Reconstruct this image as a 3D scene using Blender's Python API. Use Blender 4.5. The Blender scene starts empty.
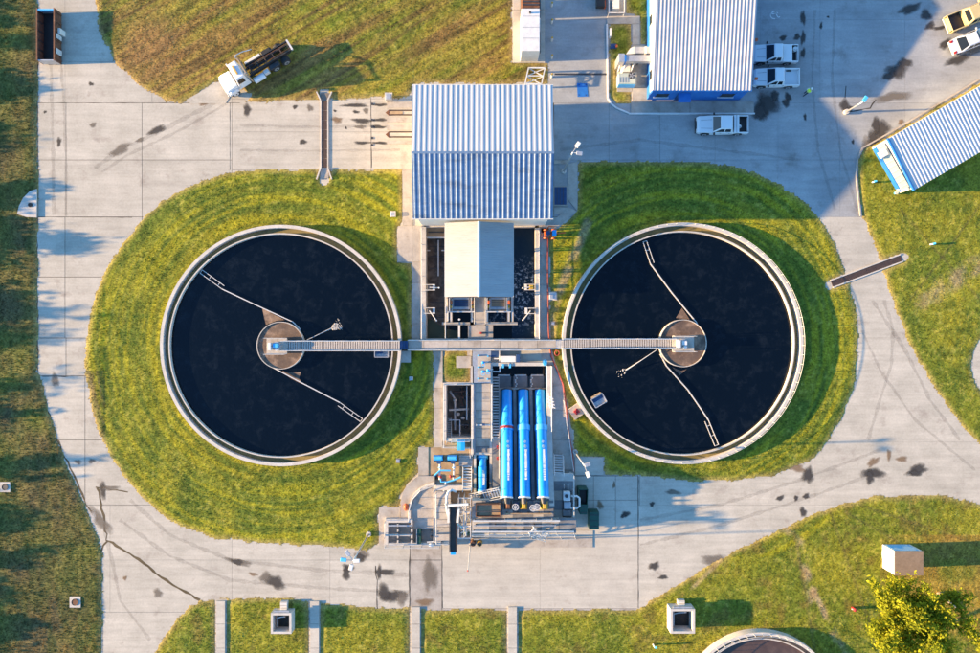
import bpy, bmesh, math, random
import numpy as np
from mathutils import Vector, Matrix
random.seed(7)
R = math.radians
scene = bpy.context.scene
# ------------------------------------------------------------------ camera
H = 72.0            # drone height above the paving (m)
PXM = 9.0           # photo pixels per metre on the paving
CX, CY = 490.0, 326.5
cam_data = bpy.data.cameras.new('camera'); cam = bpy.data.objects.new('camera', cam_data)
scene.collection.objects.link(cam)
cam.location = (0, 0, H); cam.rotation_euler = (0, 0, 0)
cam_data.sensor_width = 36.0
cam_data.lens = 18.0 * H / (980 / PXM / 2)
cam_data.clip_end = 2000
scene.camera = cam
# ------------------------------------------------------------------ sky, sun, exposure
SUN_EL, SUN_AZ = 12.0, 182.0     # azimuth of the sun, degrees counter-clockwise from +X
world = bpy.data.worlds.new('World'); scene.world = world; world.use_nodes = True
wn = world.node_tree.nodes; wl = world.node_tree.links
sky = wn.new('ShaderNodeTexSky'); sky.sky_type = 'NISHITA'; sky.sun_disc = False
sky.sun_elevation = R(SUN_EL); sky.sun_rotation = R(90 - SUN_AZ)
sky.altitude = 50; sky.air_density = 1.0; sky.dust_density = 0.2; sky.ozone_density = 2.4
bgn = wn['Background']; bgn.inputs['Strength'].default_value = 0.105
tint = wn.new('ShaderNodeMix'); tint.data_type = 'RGBA'; tint.blend_type = 'MULTIPLY'; tint.inputs[0].default_value = 1.0
tint.inputs[7].default_value = (.74, 1.02, 1.20, 1)      # blue tint added to the sky light so shaded surfaces come out bluer
wl.new(sky.outputs[0], tint.inputs[6]); wl.new(tint.outputs[2], bgn.inputs['Color'])
sun_data = bpy.data.lights.new('sun', 'SUN'); sun_data.energy = 5.0; sun_data.angle = R(0.6)
sun_data.color = (1.0, 0.68, 0.335)
sun = bpy.data.objects.new('sun', sun_data); scene.collection.objects.link(sun)
_d = Vector((math.cos(R(SUN_AZ)) * math.cos(R(SUN_EL)), math.sin(R(SUN_AZ)) * math.cos(R(SUN_EL)), math.sin(R(SUN_EL))))
sun.rotation_euler = _d.to_track_quat('Z', 'Y').to_euler(); sun.location = (-60, 0, 40)
scene.view_settings.view_transform = 'Standard'; scene.view_settings.look = 'None'
scene.view_settings.gamma = 1.0; scene.view_settings.use_curve_mapping = False
scene.view_settings.exposure = 2.1
scene.render.engine = 'CYCLES'
scene.render.resolution_x = 1024; scene.render.resolution_y = 682
col = scene.collection

# ------------------------------------------------------------------ helpers
def W(px, py, z=0.0):
    """photo position of a point whose height is z -> metres"""
    k = (H - z) / H / PXM
    return Vector(((px - CX) * k, (CY - py) * k, z))

class MB:
    """collects shapes, then links them as one mesh object"""
    def __init__(s): s.v = []; s.f = []
    def add(s, vs, fs):
        o = len(s.v); s.v += [tuple(p) for p in vs]; s.f += [tuple(i + o for i in f) for f in fs]; return s
    def box(s, x0, y0, x1, y1, z0, z1):
        x0, x1 = min(x0, x1), max(x0, x1); y0, y1 = min(y0, y1), max(y0, y1)
        return s.add([(x0,y0,z0),(x1,y0,z0),(x1,y1,z0),(x0,y1,z0),(x0,y0,z1),(x1,y0,z1),(x1,y1,z1),(x0,y1,z1)],
                     [(3,2,1,0),(4,5,6,7),(0,1,5,4),(1,2,6,5),(2,3,7,6),(3,0,4,7)])
    def pbox(s, px0, py0, px1, py1, z0, z1):
        a = W(px0, py0, z1); b = W(px1, py1, z1)
        return s.box(a.x, a.y, b.x, b.y, z0, z1)
    def prism(s, pts, z0, z1):
        n = len(pts); A = sum(pts[i][0]*pts[(i+1)%n][1]-pts[(i+1)%n][0]*pts[i][1] for i in range(n))
        if A < 0: pts = pts[::-1]
        vs = [(p[0],p[1],z0) for p in pts] + [(p[0],p[1],z1) for p in pts]
        fs = [tuple(range(n-1,-1,-1)), tuple(range(n,2*n))] + [(i,(i+1)%n,n+(i+1)%n,n+i) for i in range(n)]
        return s.add(vs, fs)
    def pprism(s, pts, z0, z1): return s.prism([tuple(W(a,b,z1))[:2] for a,b in pts], z0, z1)
    def side(s, prof, y0, y1):
        """prism of an x-z profile between y0 and y1"""
        n = len(prof)
        vs = [(p[0],y0,p[1]) for p in prof] + [(p[0],y1,p[1]) for p in prof]
        fs = [tuple(range(n)), tuple(range(2*n-1,n-1,-1))] + [(i,n+i,n+(i+1)%n,(i+1)%n) for i in range(n)]
        return s.add(vs, fs)
    def yz(s, prof, x0, x1):
        n = len(prof); vs = [(x0,p[0],p[1]) for p in prof]+[(x1,p[0],p[1]) for p in prof]
        return s.add(vs, [tuple(range(n-1,-1,-1)), tuple(range(n,2*n))]+[(i,(i+1)%n,n+(i+1)%n,n+i) for i in range(n)])
    def frustum(s, b, t):
        """b, t = (x0,y0,x1,y1,z)"""
        return s.add([(b[0],b[1],b[4]),(b[2],b[1],b[4]),(b[2],b[3],b[4]),(b[0],b[3],b[4]),(t[0],t[1],t[4]),(t[2],t[1],t[4]),(t[2],t[3],t[4]),(t[0],t[3],t[4])],
                     [(3,2,1,0),(4,5,6,7),(0,1,5,4),(1,2,6,5),(2,3,7,6),(3,0,4,7)])
    def bar(s, p, q, w, h=None):
        p = Vector(p); q = Vector(q); h = h or w; d = (q-p)
        if d.length < 1e-6: return s
        d.normalize(); up = Vector((0,0,1)) if abs(d.z) < .95 else Vector((0,1,0))
        a = d.cross(up).normalized()*w/2; b = a.cross(d).normalized()*h/2
        vs = [p-a-b,p+a-b,p+a+b,p-a+b,q-a-b,q+a-b,q+a+b,q-a+b]
        return s.add(vs, [(0,1,2,3),(7,6,5,4),(0,4,5,1),(1,5,6,2),(2,6,7,3),(3,7,4,0)])
    def tube(s, pts, r, n=8, cap=True):
        pts = [Vector(p) for p in pts]; rr = r if isinstance(r,(list,tuple)) else [r]*len(pts)
        vs = []; ref = None
        for i,p in enumerate(pts):
            d = (pts[min(i+1,len(pts)-1)]-pts[max(i-1,0)]).normalized()
            if ref is None: ref = Vector((0,0,1)) if abs(d.z)<.9 else Vector((1,0,0))
            a = d.cross(ref).normalized(); b = a.cross(d).normalized(); ref = b if abs(d.dot(b))<.9 else ref
            for j in range(n):
                t = 2*math.pi*j/n; vs.append(p+(a*math.cos(t)+b*math.sin(t))*rr[i])
        fs = []
        for i in range(len(pts)-1):
            for j in range(n): fs.append((i*n+j,i*n+(j+1)%n,(i+1)*n+(j+1)%n,(i+1)*n+j))
        if cap: fs.append(tuple(range(n-1,-1,-1))); m=(len(pts)-1)*n; fs.append(tuple(range(m,m+n)))
        return s.add(vs, fs)
    def cyl(s, x, y, r, z0, z1, n=20, r2=None):
        r2 = r if r2 is None else r2
        vs = [(x+r*math.cos(2*math.pi*j/n),y+r*math.sin(2*math.pi*j/n),z0) for j in range(n)]
        vs += [(x+r2*math.cos(2*math.pi*j/n),y+r2*math.sin(2*math.pi*j/n),z1) for j in range(n)]
        return s.add(vs, [tuple(range(n-1,-1,-1)),tuple(range(n,2*n))]+[(j,(j+1)%n,n+(j+1)%n,n+j) for j in range(n)])
    def lathe(s, x, y, prof, n=96, closed=True):
        """prof = [(r,z)...] turned about a vertical axis"""
        m = len(prof); vs = []
        for j in range(n):
            c,d = math.cos(2*math.pi*j/n), math.sin(2*math.pi*j/n)
            vs += [(x+r*c,y+r*d,z) for r,z in prof]
        fs = []
        for j in range(n):
            for i in range(m if closed else m-1):
                a=j*m+i; b=j*m+(i+1)%m; k=((j+1)%n)*m
                fs.append((a,k+i,k+(i+1)%m,b))
        return s.add(vs, fs)
    def disc(s, x, y, r, z, n=96):
        return s.add([(x+r*math.cos(2*math.pi*j/n),y+r*math.sin(2*math.pi*j/n),z) for j in range(n)],[tuple(range(n))])
    def ell(s, c, rx, ry, rz, n=12, m=8):
        vs=[(c[0],c[1],c[2]-rz)]; 
        for i in range(1,m):
            t=math.pi*i/m-math.pi/2
            for j in range(n):
                a=2*math.pi*j/n; vs.append((c[0]+rx*math.cos(t)*math.cos(a),c[1]+ry*math.cos(t)*math.sin(a),c[2]+rz*math.sin(t)))
        vs.append((c[0],c[1],c[2]+rz)); fs=[]
        for j in range(n): fs.append((0,1+(j+1)%n,1+j))
        for i in range(m-2):
            for j in range(n): fs.append((1+i*n+j,1+i*n+(j+1)%n,1+(i+1)*n+(j+1)%n,1+(i+1)*n+j))
        L=len(vs)-1
        for j in range(n): fs.append((L,1+(m-2)*n+j,1+(m-2)*n+(j+1)%n))
        return s.add(vs,fs)
    def build(s, name, mat, parent=None, local=False, smooth=False, bevel=0, seg=2, auto=None):
        off = Vector((0,0,0))
        if parent is not None and not local:
            r = parent
            while r is not None: off += r.location; r = r.parent
        me = bpy.data.meshes.new(name)
        me.from_pydata([(v[0]-off.x,v[1]-off.y,v[2]-off.z) for v in s.v], [], s.f)
        me.materials.append(M[mat] if isinstance(mat,str) else mat)
        me.update()
        if smooth:
            me.polygons.foreach_set('use_smooth', [True]*len(me.polygons))
            if auto: 
                me.set_sharp_from_angle(angle=R(auto))
        o = bpy.data.objects.new(name, me); col.objects.link(o)
        if parent is not None: o.parent = parent
        if bevel:
            b = o.modifiers.new('bevel','BEVEL'); b.width = bevel; b.segments = seg; b.limit_method = 'ANGLE'; b.angle_limit = R(35)
        return o

def tag(o, label=None, cat=None, group=None, kind=None):
    if label: o['label'] = label
    if cat: o['category'] = cat
    if group: o['group'] = group
    if kind: o['kind'] = kind
    return o
def thing(name, label, cat, loc=(0,0,0), rz=0, group=None):
    o = bpy.data.objects.new(name, None); col.objects.link(o)
    o.location = loc; o.rotation_euler = (0,0,rz); o.empty_display_size = .3
    return tag(o, label, cat, group)
def struct(o): o['kind'] = 'structure'; return o
def copy_tree(o, parent=None):
    c = o.copy(); col.objects.link(c); c.parent = parent
    for ch in list(o.children): copy_tree(ch, c)
    return c

# ------------------------------------------------------------------ materials
M = {}
def mat(name, c1, c2=None, scale=1.5, rough=.7, metal=0, bump=0, bscale=25, c3=None, s3=.25, t3=.55, rand=0, stretch=None, spec=None, trans=0, lo=.35, hi=.65, speck=0, streak=None):
    m = bpy.data.materials.new(name); m.use_nodes = True; nt = m.node_tree; n = nt.nodes; l = nt.links
    p = n['Principled BSDF']; p.inputs['Roughness'].default_value = rough; p.inputs['Metallic'].default_value = metal
    if spec is not None: p.inputs['Specular IOR Level'].default_value = spec
    geo = n.new('ShaderNodeNewGeometry'); src = geo.outputs['Position']
    if stretch:
        mp = n.new('ShaderNodeMapping'); mp.inputs['Scale'].default_value = stretch; l.new(src, mp.inputs[0]); src = mp.outputs[0]
    c2 = c2 or tuple(x*.8 for x in c1)
    def noise(sc, det=5, ro=.6):
        t = n.new('ShaderNodeTexNoise'); t.inputs['Scale'].default_value = sc; t.inputs['Detail'].default_value = det; t.inputs['Roughness'].default_value = ro
        l.new(src, t.inputs['Vector']); return t.outputs['Fac']
    def mixc(fac, a, b, mode='MIX'):
        x = n.new('ShaderNodeMix'); x.data_type = 'RGBA'; x.blend_type = mode
        for sock, val in ((x.inputs[0],fac),(x.inputs[6],a),(x.inputs[7],b)):
            if hasattr(val,'node'): l.new(val, sock)
            elif isinstance(val,(int,float)): sock.default_value = val
            else: sock.default_value = (*val,1)
        return x.outputs[2]
    def rng(v, a, b, c=0, d=1):
        x = n.new('ShaderNodeMapRange'); x.inputs[1].default_value=a; x.inputs[2].default_value=b; x.inputs[3].default_value=c; x.inputs[4].default_value=d
        l.new(v, x.inputs[0]); return x.outputs[0]
    cc = mixc(rng(noise(scale), lo, hi), c1, c2)
    if c3: cc = mixc(rng(noise(s3,6,.65), t3, t3+.2), cc, c3)
    if streak:     # faint drag and tyre marks
        ms = n.new('ShaderNodeMapping'); ms.inputs['Scale'].default_value = streak; ms.inputs['Rotation'].default_value = (0,0,.12); l.new(geo.outputs['Position'], ms.inputs[0])
        ts = n.new('ShaderNodeTexNoise'); ts.inputs['Scale'].default_value = 1; ts.inputs['Detail'].default_value = 6; ts.inputs['Roughness'].default_value = .7; l.new(ms.outputs[0], ts.inputs['Vector'])
        vs_ = n.new('ShaderNodeVectorMath'); vs_.operation='SCALE'; l.new(cc, vs_.inputs[0]); l.new(rng(ts.outputs[0],.3,.7,.86,1.12), vs_.inputs['Scale']); cc = vs_.outputs[0]
    if speck:
        vk = n.new('ShaderNodeVectorMath'); vk.operation='SCALE'; l.new(cc, vk.inputs[0]); l.new(rng(noise(4.5,8,.75),.3,.7,1-speck,1+speck*.6), vk.inputs['Scale']); cc = vk.outputs[0]
    if rand:
        oi = n.new('ShaderNodeObjectInfo'); v = rng(oi.outputs['Random'],0,1,1-rand,1+rand*.4)
        vm = n.new('ShaderNodeVectorMath'); vm.operation='SCALE'; l.new(cc, vm.inputs[0]); l.new(v, vm.inputs['Scale']); cc = vm.outputs[0]
    l.new(cc, p.inputs['Base Color'])
    if bump:
        b = n.new('ShaderNodeBump'); b.inputs['Strength'].default_value = bump; b.inputs['Distance'].default_value = .02
        l.new(noise(bscale,4), b.inputs['Height']); l.new(b.outputs[0], p.inputs['Normal'])
    M[name] = m; return m
# paving
mat('concrete', (.48,.435,.365), (.39,.355,.295), .35, .9, bump=.3, bscale=9, c3=(.29,.245,.205), s3=.45, t3=.57, rand=.06, speck=.15, streak=(.12,1.6,1))
mat('pad_concrete', (.48,.435,.365), (.42,.38,.32), .5, .9, bump=.25, bscale=9, c3=(.33,.28,.23), s3=.6, t3=.58, rand=.05, speck=.12, streak=(.1,1.3,1))
mat('lot_concrete', (.34,.345,.345), (.255,.26,.265), .22, .88, bump=.3, bscale=8, c3=(.19,.185,.18), s3=.35, t3=.55, rand=.06, speck=.14, streak=(.15,1.2,1))
mat('walk_concrete', (.43,.385,.335), (.33,.29,.25), .9, .9, bump=.25, bscale=10, c3=(.24,.195,.15), s3=.9, t3=.58, rand=.12, speck=.14)
mat('wall_concrete', (.55,.50,.45), (.45,.41,.36), 1.3, .88, bump=.2, bscale=12, c3=(.30,.25,.20), s3=1.1, t3=.62, rand=.04, speck=.1)
mat('dark_concrete', (.20,.17,.145), (.10,.088,.075), 1.0, .9, bump=.3, bscale=9, c3=(.25,.19,.13), s3=.8, t3=.5)
mat('grey_concrete', (.20,.20,.205), (.13,.13,.135), 1.0, .85, bump=.3, bscale=10)
mat('tan_concrete', (.40,.29,.18), (.28,.19,.11), .8, .9, bump=.3, bscale=9, c3=(.18,.11,.06), s3=.9, t3=.6)
mat('outer_grass', (.13,.125,.018), (.085,.10,.014), .25, 1, bump=.4, bscale=8, c3=(.16,.11,.03), s3=.05, t3=.5, speck=.3)
mat('dirt', (.12,.09,.05), (.07,.05,.025), .8, 1, bump=.4, bscale=8)
mat('seam', (.045,.037,.03), (.03,.025,.02), 2, 1)
# metals and paints
mat('galv', (.50,.51,.53), (.40,.41,.43), 3, .42, .55)
mat('rail_metal', (.62,.60,.57), (.52,.50,.48), 4, .5, .2)
mat('grating', (.46,.42,.38), (.38,.34,.31), 3, .7, .1)
mat('white_paint', (.66,.65,.63), (.58,.57,.55), 2, .5, speck=.08)
mat('car_white', (.66,.67,.68), (.64,.65,.66), 1, .18)
mat('cream_wall', (.68,.64,.57), (.60,.56,.50), .8, .7)
mat('roof_white', (.47,.48,.50), (.41,.425,.45), .8, .5, .1, c3=(.33,.35,.40), s3=.5, t3=.6, stretch=(1.5,.2,1))
mat('roof_blue', (.17,.245,.36), (.12,.18,.28), 1.2, .45, .2, c3=(.06,.085,.13), s3=.55, t3=.54, stretch=(.5,1.6,1))  # blue base with darker patches, for the south slope and ridge cap
mat('roof_cream', (.37,.37,.375), (.33,.33,.335), .8, .5, .1, c3=(.28,.28,.285), s3=.5, t3=.6, stretch=(.4,1.5,1), speck=.06)
mat('roof_office', (.45,.435,.45), (.39,.38,.40), .7, .5, .1, c3=(.30,.30,.335), s3=.4, t3=.6, stretch=(.3,1.3,1))
mat('roof_shed', (.52,.53,.54), (.46,.47,.49), .8, .45, .15, c3=(.38,.39,.42), s3=.4, t3=.62)
mat('roof_green', (.42,.47,.42), (.36,.41,.36), 1, .6, .1)
mat('blue_trim', (.02,.16,.48), (.015,.12,.40), 1.5, .5)
mat('pump_blue', (.012,.33,.74), (.010,.26,.64), 1.4, .38, c3=(.03,.44,.82), s3=.6, t3=.6)
mat('pump_blue_light', (.08,.46,.78), (.06,.38,.70), 2.5, .4)
mat('navy_cover', (.015,.06,.16), (.01,.04,.12), 2, .6)
mat('red_paint', (.42,.03,.025), (.30,.02,.02), 3, .5)
mat('orange_paint', (.62,.12,.02), (.45,.07,.015), 3, .5)
mat('yellow_paint', (.62,.36,.04), (.50,.28,.03), 3, .5)
mat('pickup_yellow', (.60,.45,.20), (.55,.41,.18), 1, .3)
mat('green_steel', (.012,.075,.05), (.01,.05,.035), 2, .5)
mat('rust', (.16,.065,.03), (.09,.035,.02), 2.5, .85, bump=.3, bscale=14, c3=(.22,.10,.05), s3=2, t3=.5)
mat('rust_brown', (.060,.034,.028), (.036,.022,.02), 2.5, .8, bump=.2)
mat('black', (.012,.012,.013), (.02,.02,.02), 3, .6)
mat('rubber', (.02,.02,.021), (.028,.027,.026), 5, .85)
mat('steel_dark', (.07,.07,.075), (.045,.045,.05), 3, .5, .4)
mat('glass_dark', (.012,.016,.02), (.014,.018,.022), 2, .06)
mat('lamp_lens', (.60,.60,.58), (.55,.55,.53), 4, .2)
mat('tail_red', (.45,.02,.02), (.35,.015,.015), 4, .25)
mat('block_tan', (.26,.18,.12), (.21,.145,.095), 2, .9, bump=.2, c3=(.16,.11,.07), s3=1, t3=.6, speck=.15)
mat('blue_white_mix', (.13,.42,.72), (.55,.66,.74), .9, .6, lo=.47, hi=.53)  # patches of light blue and near white
mat('hose_red', (.38,.07,.05), (.28,.05,.04), 2, .6)
mat('hivis', (.55,.80,.04), (.48,.72,.03), 4, .7)
mat('skin', (.36,.21,.15), (.33,.19,.13), 6, .6)
mat('trousers', (.02,.025,.045), (.016,.02,.035), 6, .85)
mat('scum', (.14,.09,.062), (.085,.055,.042), .9, .8, bump=.4, bscale=6, c3=(.32,.215,.15), s3=.75, t3=.50, speck=.2)
mat('sludge_brown', (.075,.045,.035), (.05,.03,.025), .8, .5, bump=.2, c3=(.11,.07,.055), s3=.7, t3=.55)
mat('algae', (.24,.185,.06), (.15,.125,.05), 1.2, .7, bump=.2, c3=(.10,.085,.035), s3=.7, t3=.55)
mat('bark', (.16,.12,.085), (.10,.075,.05), 4, .9, bump=.5)
mat('bark_pale', (.42,.36,.30), (.30,.25,.2), 4, .9, bump=.5)
mat('belt', (.012,.012,.014), (.02,.02,.022), 2, .7)

def water_mat(name, base, wisp, wsc, amt, bump, rough=.12, stretch=None, thr=.52, wid=.2, bs=2.2, ygrad=None):
    m = bpy.data.materials.new(name); m.use_nodes = True; n = m.node_tree.nodes; l = m.node_tree.links
    p = n['Principled BSDF']; p.inputs['Roughness'].default_value = rough; p.inputs['IOR'].default_value = 1.33
    g = n.new('ShaderNodeNewGeometry'); src = g.outputs['Position']
    if stretch:
        mp = n.new('ShaderNodeMapping'); mp.inputs['Scale'].default_value = stretch; l.new(src, mp.inputs[0]); src = mp.outputs[0]
    t = n.new('ShaderNodeTexNoise'); t.inputs['Scale'].default_value = wsc; t.inputs['Detail'].default_value = 9; t.inputs['Roughness'].default_value = .68; t.inputs['Distortion'].default_value = .35
    l.new(src, t.inputs['Vector'])
    r = n.new('ShaderNodeMapRange'); r.inputs[1].default_value = thr; r.inputs[2].default_value = thr+wid; r.inputs[4].default_value = amt; l.new(t.outputs[0], r.inputs[0])
    rf = r.outputs[0]
    if ygrad:      # froth only where the aerators boil
        sp = n.new('ShaderNodeSeparateXYZ'); l.new(g.outputs['Position'], sp.inputs[0])
        m1 = n.new('ShaderNodeMath'); m1.operation='SUBTRACT'; m1.inputs[1].default_value=ygrad[0]; l.new(sp.outputs[1], m1.inputs[0])
        m2 = n.new('ShaderNodeMath'); m2.operation='ABSOLUTE'; l.new(m1.outputs[0], m2.inputs[0])
        m3 = n.new('ShaderNodeMapRange'); m3.inputs[1].default_value=ygrad[1]; m3.inputs[2].default_value=ygrad[1]*.35; l.new(m2.outputs[0], m3.inputs[0])
        m4 = n.new('ShaderNodeMath'); m4.operation='MULTIPLY'; l.new(rf, m4.inputs[0]); l.new(m3.outputs[0], m4.inputs[1]); rf = m4.outputs[0]
    x = n.new('ShaderNodeMix'); x.data_type='RGBA'; x.inputs[6].default_value=(*base,1); x.inputs[7].default_value=(*wisp,1); l.new(rf, x.inputs[0]); l.new(x.outputs[2], p.inputs['Base Color'])
    t2 = n.new('ShaderNodeTexNoise'); t2.inputs['Scale'].default_value = bs; t2.inputs['Detail'].default_value = 6; l.new(src, t2.inputs['Vector'])
    b = n.new('ShaderNodeBump'); b.inputs['Strength'].default_value = bump; b.inputs['Distance'].default_value=.05; l.new(t2.outputs[0], b.inputs['Height']); l.new(b.outputs[0], p.inputs['Normal'])
    M[name] = m
water_mat('water_dark', (.0012,.0030,.007), (.020,.027,.036), .9, .5, .35, .14, thr=.50, wid=.34, bs=3.0)
water_mat('water_still', (.003,.004,.006), (.02,.025,.03), .6, .5, .1, .1)
water_mat('water_foam', (.006,.018,.036), (.42,.52,.60), 2.6, .9, .6, .25, thr=.52, wid=.12, ygrad=(3.6,4.6))
water_mat('water_green', (.07,.08,.045), (.12,.12,.08), .7, .6, .1, .2)
water_mat('water_murky', (.085,.062,.045), (.22,.17,.13), .9, .9, .2, .4, thr=.42)
water_mat('foam_white', (.30,.28,.26), (.7,.68,.64), 4, .9, .6, .6, thr=.45)

def attr_mat(name, translucent=.0):
    m = bpy.data.materials.new(name); m.use_nodes = True; n = m.node_tree.nodes; l = m.node_tree.links
    p = n['Principled BSDF']; p.inputs['Roughness'].default_value = .8; p.inputs['Specular IOR Level'].default_value = .15
    a = n.new('ShaderNodeAttribute'); a.attribute_name = 'tone'
    g = n.new('ShaderNodeNewGeometry'); t = n.new('ShaderNodeTexNoise'); t.inputs['Scale'].default_value = 5; t.inputs['Detail'].default_value = 4; l.new(g.outputs['Position'], t.inputs['Vector'])
    r = n.new('ShaderNodeMapRange'); r.inputs[1].default_value=.3; r.inputs[2].default_value=.7; r.inputs[3].default_value=.62; r.inputs[4].default_value=1.35; l.new(t.outputs[0], r.inputs[0])
    v = n.new('ShaderNodeVectorMath'); v.operation='SCALE'; l.new(a.outputs['Color'], v.inputs[0]); l.new(r.outputs[0], v.inputs['Scale'])
    l.new(v.outputs[0], p.inputs['Base Color'])
    b = n.new('ShaderNodeBump'); b.inputs['Strength'].default_value=.5; b.inputs['Distance'].default_value=.04; l.new(t.outputs[0], b.inputs['Height']); l.new(b.outputs[0], p.inputs['Normal'])
    if translucent:
        tr = n.new('ShaderNodeBsdfTranslucent'); l.new(v.outputs[0], tr.inputs['Color']); mx = n.new('ShaderNodeMixShader'); mx.inputs[0].default_value = translucent
        l.new(p.outputs[0], mx.inputs[1]); l.new(tr.outputs[0], mx.inputs[2]); l.new(mx.outputs[0], n['Material Output'].inputs['Surface'])
    M[name] = m
attr_mat('grass'); attr_mat('grass_blades', .3); attr_mat('leaves', .4)

def stain_mat(name, c, strength):
    m = bpy.data.materials.new(name); m.use_nodes = True; n = m.node_tree.nodes; l = m.node_tree.links
    p = n['Principled BSDF']; p.inputs['Base Color'].default_value = (*c,1); p.inputs['Roughness'].default_value = .85
    a = n.new('ShaderNodeAttribute'); a.attribute_name = 'fade'
    g = n.new('ShaderNodeNewGeometry'); t = n.new('ShaderNodeTexNoise'); t.inputs['Scale'].default_value = 3.2; t.inputs['Detail'].default_value = 9; t.inputs['Roughness'].default_value=.75; l.new(g.outputs['Position'], t.inputs['Vector'])
    ad = n.new('ShaderNodeMath'); ad.operation='ADD'; l.new(a.outputs['Fac'], ad.inputs[0]); l.new(t.outputs[0], ad.inputs[1])
    r = n.new('ShaderNodeMapRange'); r.inputs[1].default_value=.55; r.inputs[2].default_value=1.25; r.inputs[4].default_value=strength; l.new(ad.outputs[0], r.inputs[0])
    tp = n.new('ShaderNodeBsdfTransparent'); mx = n.new('ShaderNodeMixShader'); l.new(r.outputs[0], mx.inputs[0]); l.new(tp.outputs[0], mx.inputs[1]); l.new(p.outputs[0], mx.inputs[2])
    l.new(mx.outputs[0], n['Material Output'].inputs['Surface']); M[name] = m
stain_mat('stain_oil', (.045,.04,.038), .85)
stain_mat('stain_soft', (.15,.125,.10), .7)
stain_mat('stain_rust', (.20,.12,.06), .65)
stain_mat('tyre_mark', (.17,.145,.125), .35)
stain_mat('stain_pale', (.55,.52,.48), .6)
# ------------------------------------------------------------------ ground, paving
def vnoise(x, y, seed=0):
    xi = np.floor(x).astype(np.int64); yi = np.floor(y).astype(np.int64); fx = x-xi; fy = y-yi
    fx = fx*fx*(3-2*fx); fy = fy*fy*(3-2*fy)
    def h(a, b):
        n = (a*374761393 + b*668265263 + seed*974711) & 0xffffffff
        n = ((n ^ (n >> 13))*1274126177) & 0xffffffff
        return ((n ^ (n >> 16)) & 0xffff)/65535.0
    return (h(xi,yi)*(1-fx)+h(xi+1,yi)*fx)*(1-fy)+(h(xi,yi+1)*(1-fx)+h(xi+1,yi+1)*fx)*fy
def fbm(x, y, seed=0, o=4):
    s = 0; a = .5; t = 0
    for i in range(o): s = s+a*vnoise(x*2**i, y*2**i, seed+i*17); t += a; a *= .55
    return s/t
# two pits are open in the ground: the aeration basin and the pump pit (photo pixels)
PIT_A = (424.5, 224, 538.5, 340); PIT_B = (443, 366, 551, 505)
def band_rects(X0, Y0, X1, Y1):
    a, b = PIT_A, PIT_B
    return [(X0,Y0,X1,a[1]),(X0,a[1],a[0],a[3]),(a[2],a[1],X1,a[3]),(X0,a[3],X1,b[1]),(X0,b[1],b[0],b[3]),(b[2],b[1],X1,b[3]),(X0,b[3],X1,Y1)]
g = MB()
for r in band_rects(-4000,-4000,5000,4600):
    p = W(r[0],r[1]); q = W(r[2],r[3]); z = -.09
    g.add([(p.x,q.y,z),(q.x,q.y,z),(q.x,p.y,z),(p.x,p.y,z)],[(0,1,2,3)])
ground = struct(g.build('ground','outer_grass'))
pave = MB()
for r in band_rects(-260,-190,1240,850):
    p = W(r[0],r[1]); q = W(r[2],r[3]); z = -.05
    pave.add([(p.x,q.y,z),(q.x,q.y,z),(q.x,p.y,z),(p.x,p.y,z)],[(0,1,2,3)])
pavement = struct(pave.build('pavement','seam'))
def slab(px0, py0, px1, py1, m='concrete', gap=.03, z=0.0):
    a = W(px0,py0); b = W(px1,py1)
    MB().box(a.x+gap,b.y+gap,b.x-gap,a.y-gap,-.045,z).build('concrete_slab', m, pavement)
def slabs(xs, ys, m='concrete', gap=.03):
    for i in range(len(xs)-1):
        for j in range(len(ys)-1): slab(xs[i],ys[j],xs[i+1],ys[j+1],m,gap)
# upper left and the north drive
slabs([-260,38,65,152,232],[-190,12,62,103],gap=.012)
slabs([-260,38,66,142,232],[103,160,217],gap=.025)
slabs([232,323,371,412,424.5],[-190,99,132,170,217],gap=.012)
slabs([424.5,538.5],[-190,60,140,224])
slabs([-260,65,142,300,424.5],[217,277,338])
slabs([-260,66,200,424.5],[338,376]); slab(424.5,366,443,376)
slabs([-260,85,250,443],[376,440,505])
slabs([424.5,443,500,554],[340,366])
slabs([538.5,640],[217,280,340]); slabs([538.5,554],[160,217]); slabs([424.5,538.5],[217,224],gap=.01)
# the lot on the upper right
slabs([538.5,609,640,700,760,820,905,1000,1240],[-190,-60,20,103],'lot_concrete',.008)
slabs([554,609,660,715],[103,160,217],'lot_concrete',.012); slabs([715,778,840,905,1000,1240],[103,160,217],'lot_concrete',.008)
# right road
slabs([640,830,1240],[217,270,338],'concrete',.005)
slabs([551,640],[340,400,442,470],'concrete',.012); slabs([640,830,1240],[338,442],'concrete',.005); slabs([640,815,1240],[442,505],'concrete',.005); slab(638,442,640,505)
slabs([638,815,1240],[505,612],'concrete',.005)
# lower road and the pale service pad
slabs([-260,110,232,330,410],[505,560,612],'concrete',.010); slabs([410,442],[505,560,612],'walk_concrete',.035)
slabs([551,593.5,615.5,638],[476,500,529],'pad_concrete',.02); slab(551,470,638,476,'walk_concrete')
slabs([442,540,638],[529,608.5],'pad_concrete',.008); slab(442,505,551,529,'pad_concrete'); 
slabs([442,638],[608.5,612],'walk_concrete')
slabs([-260,38,103,300,640,900,1240],[612,850],'concrete',.02)
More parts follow.
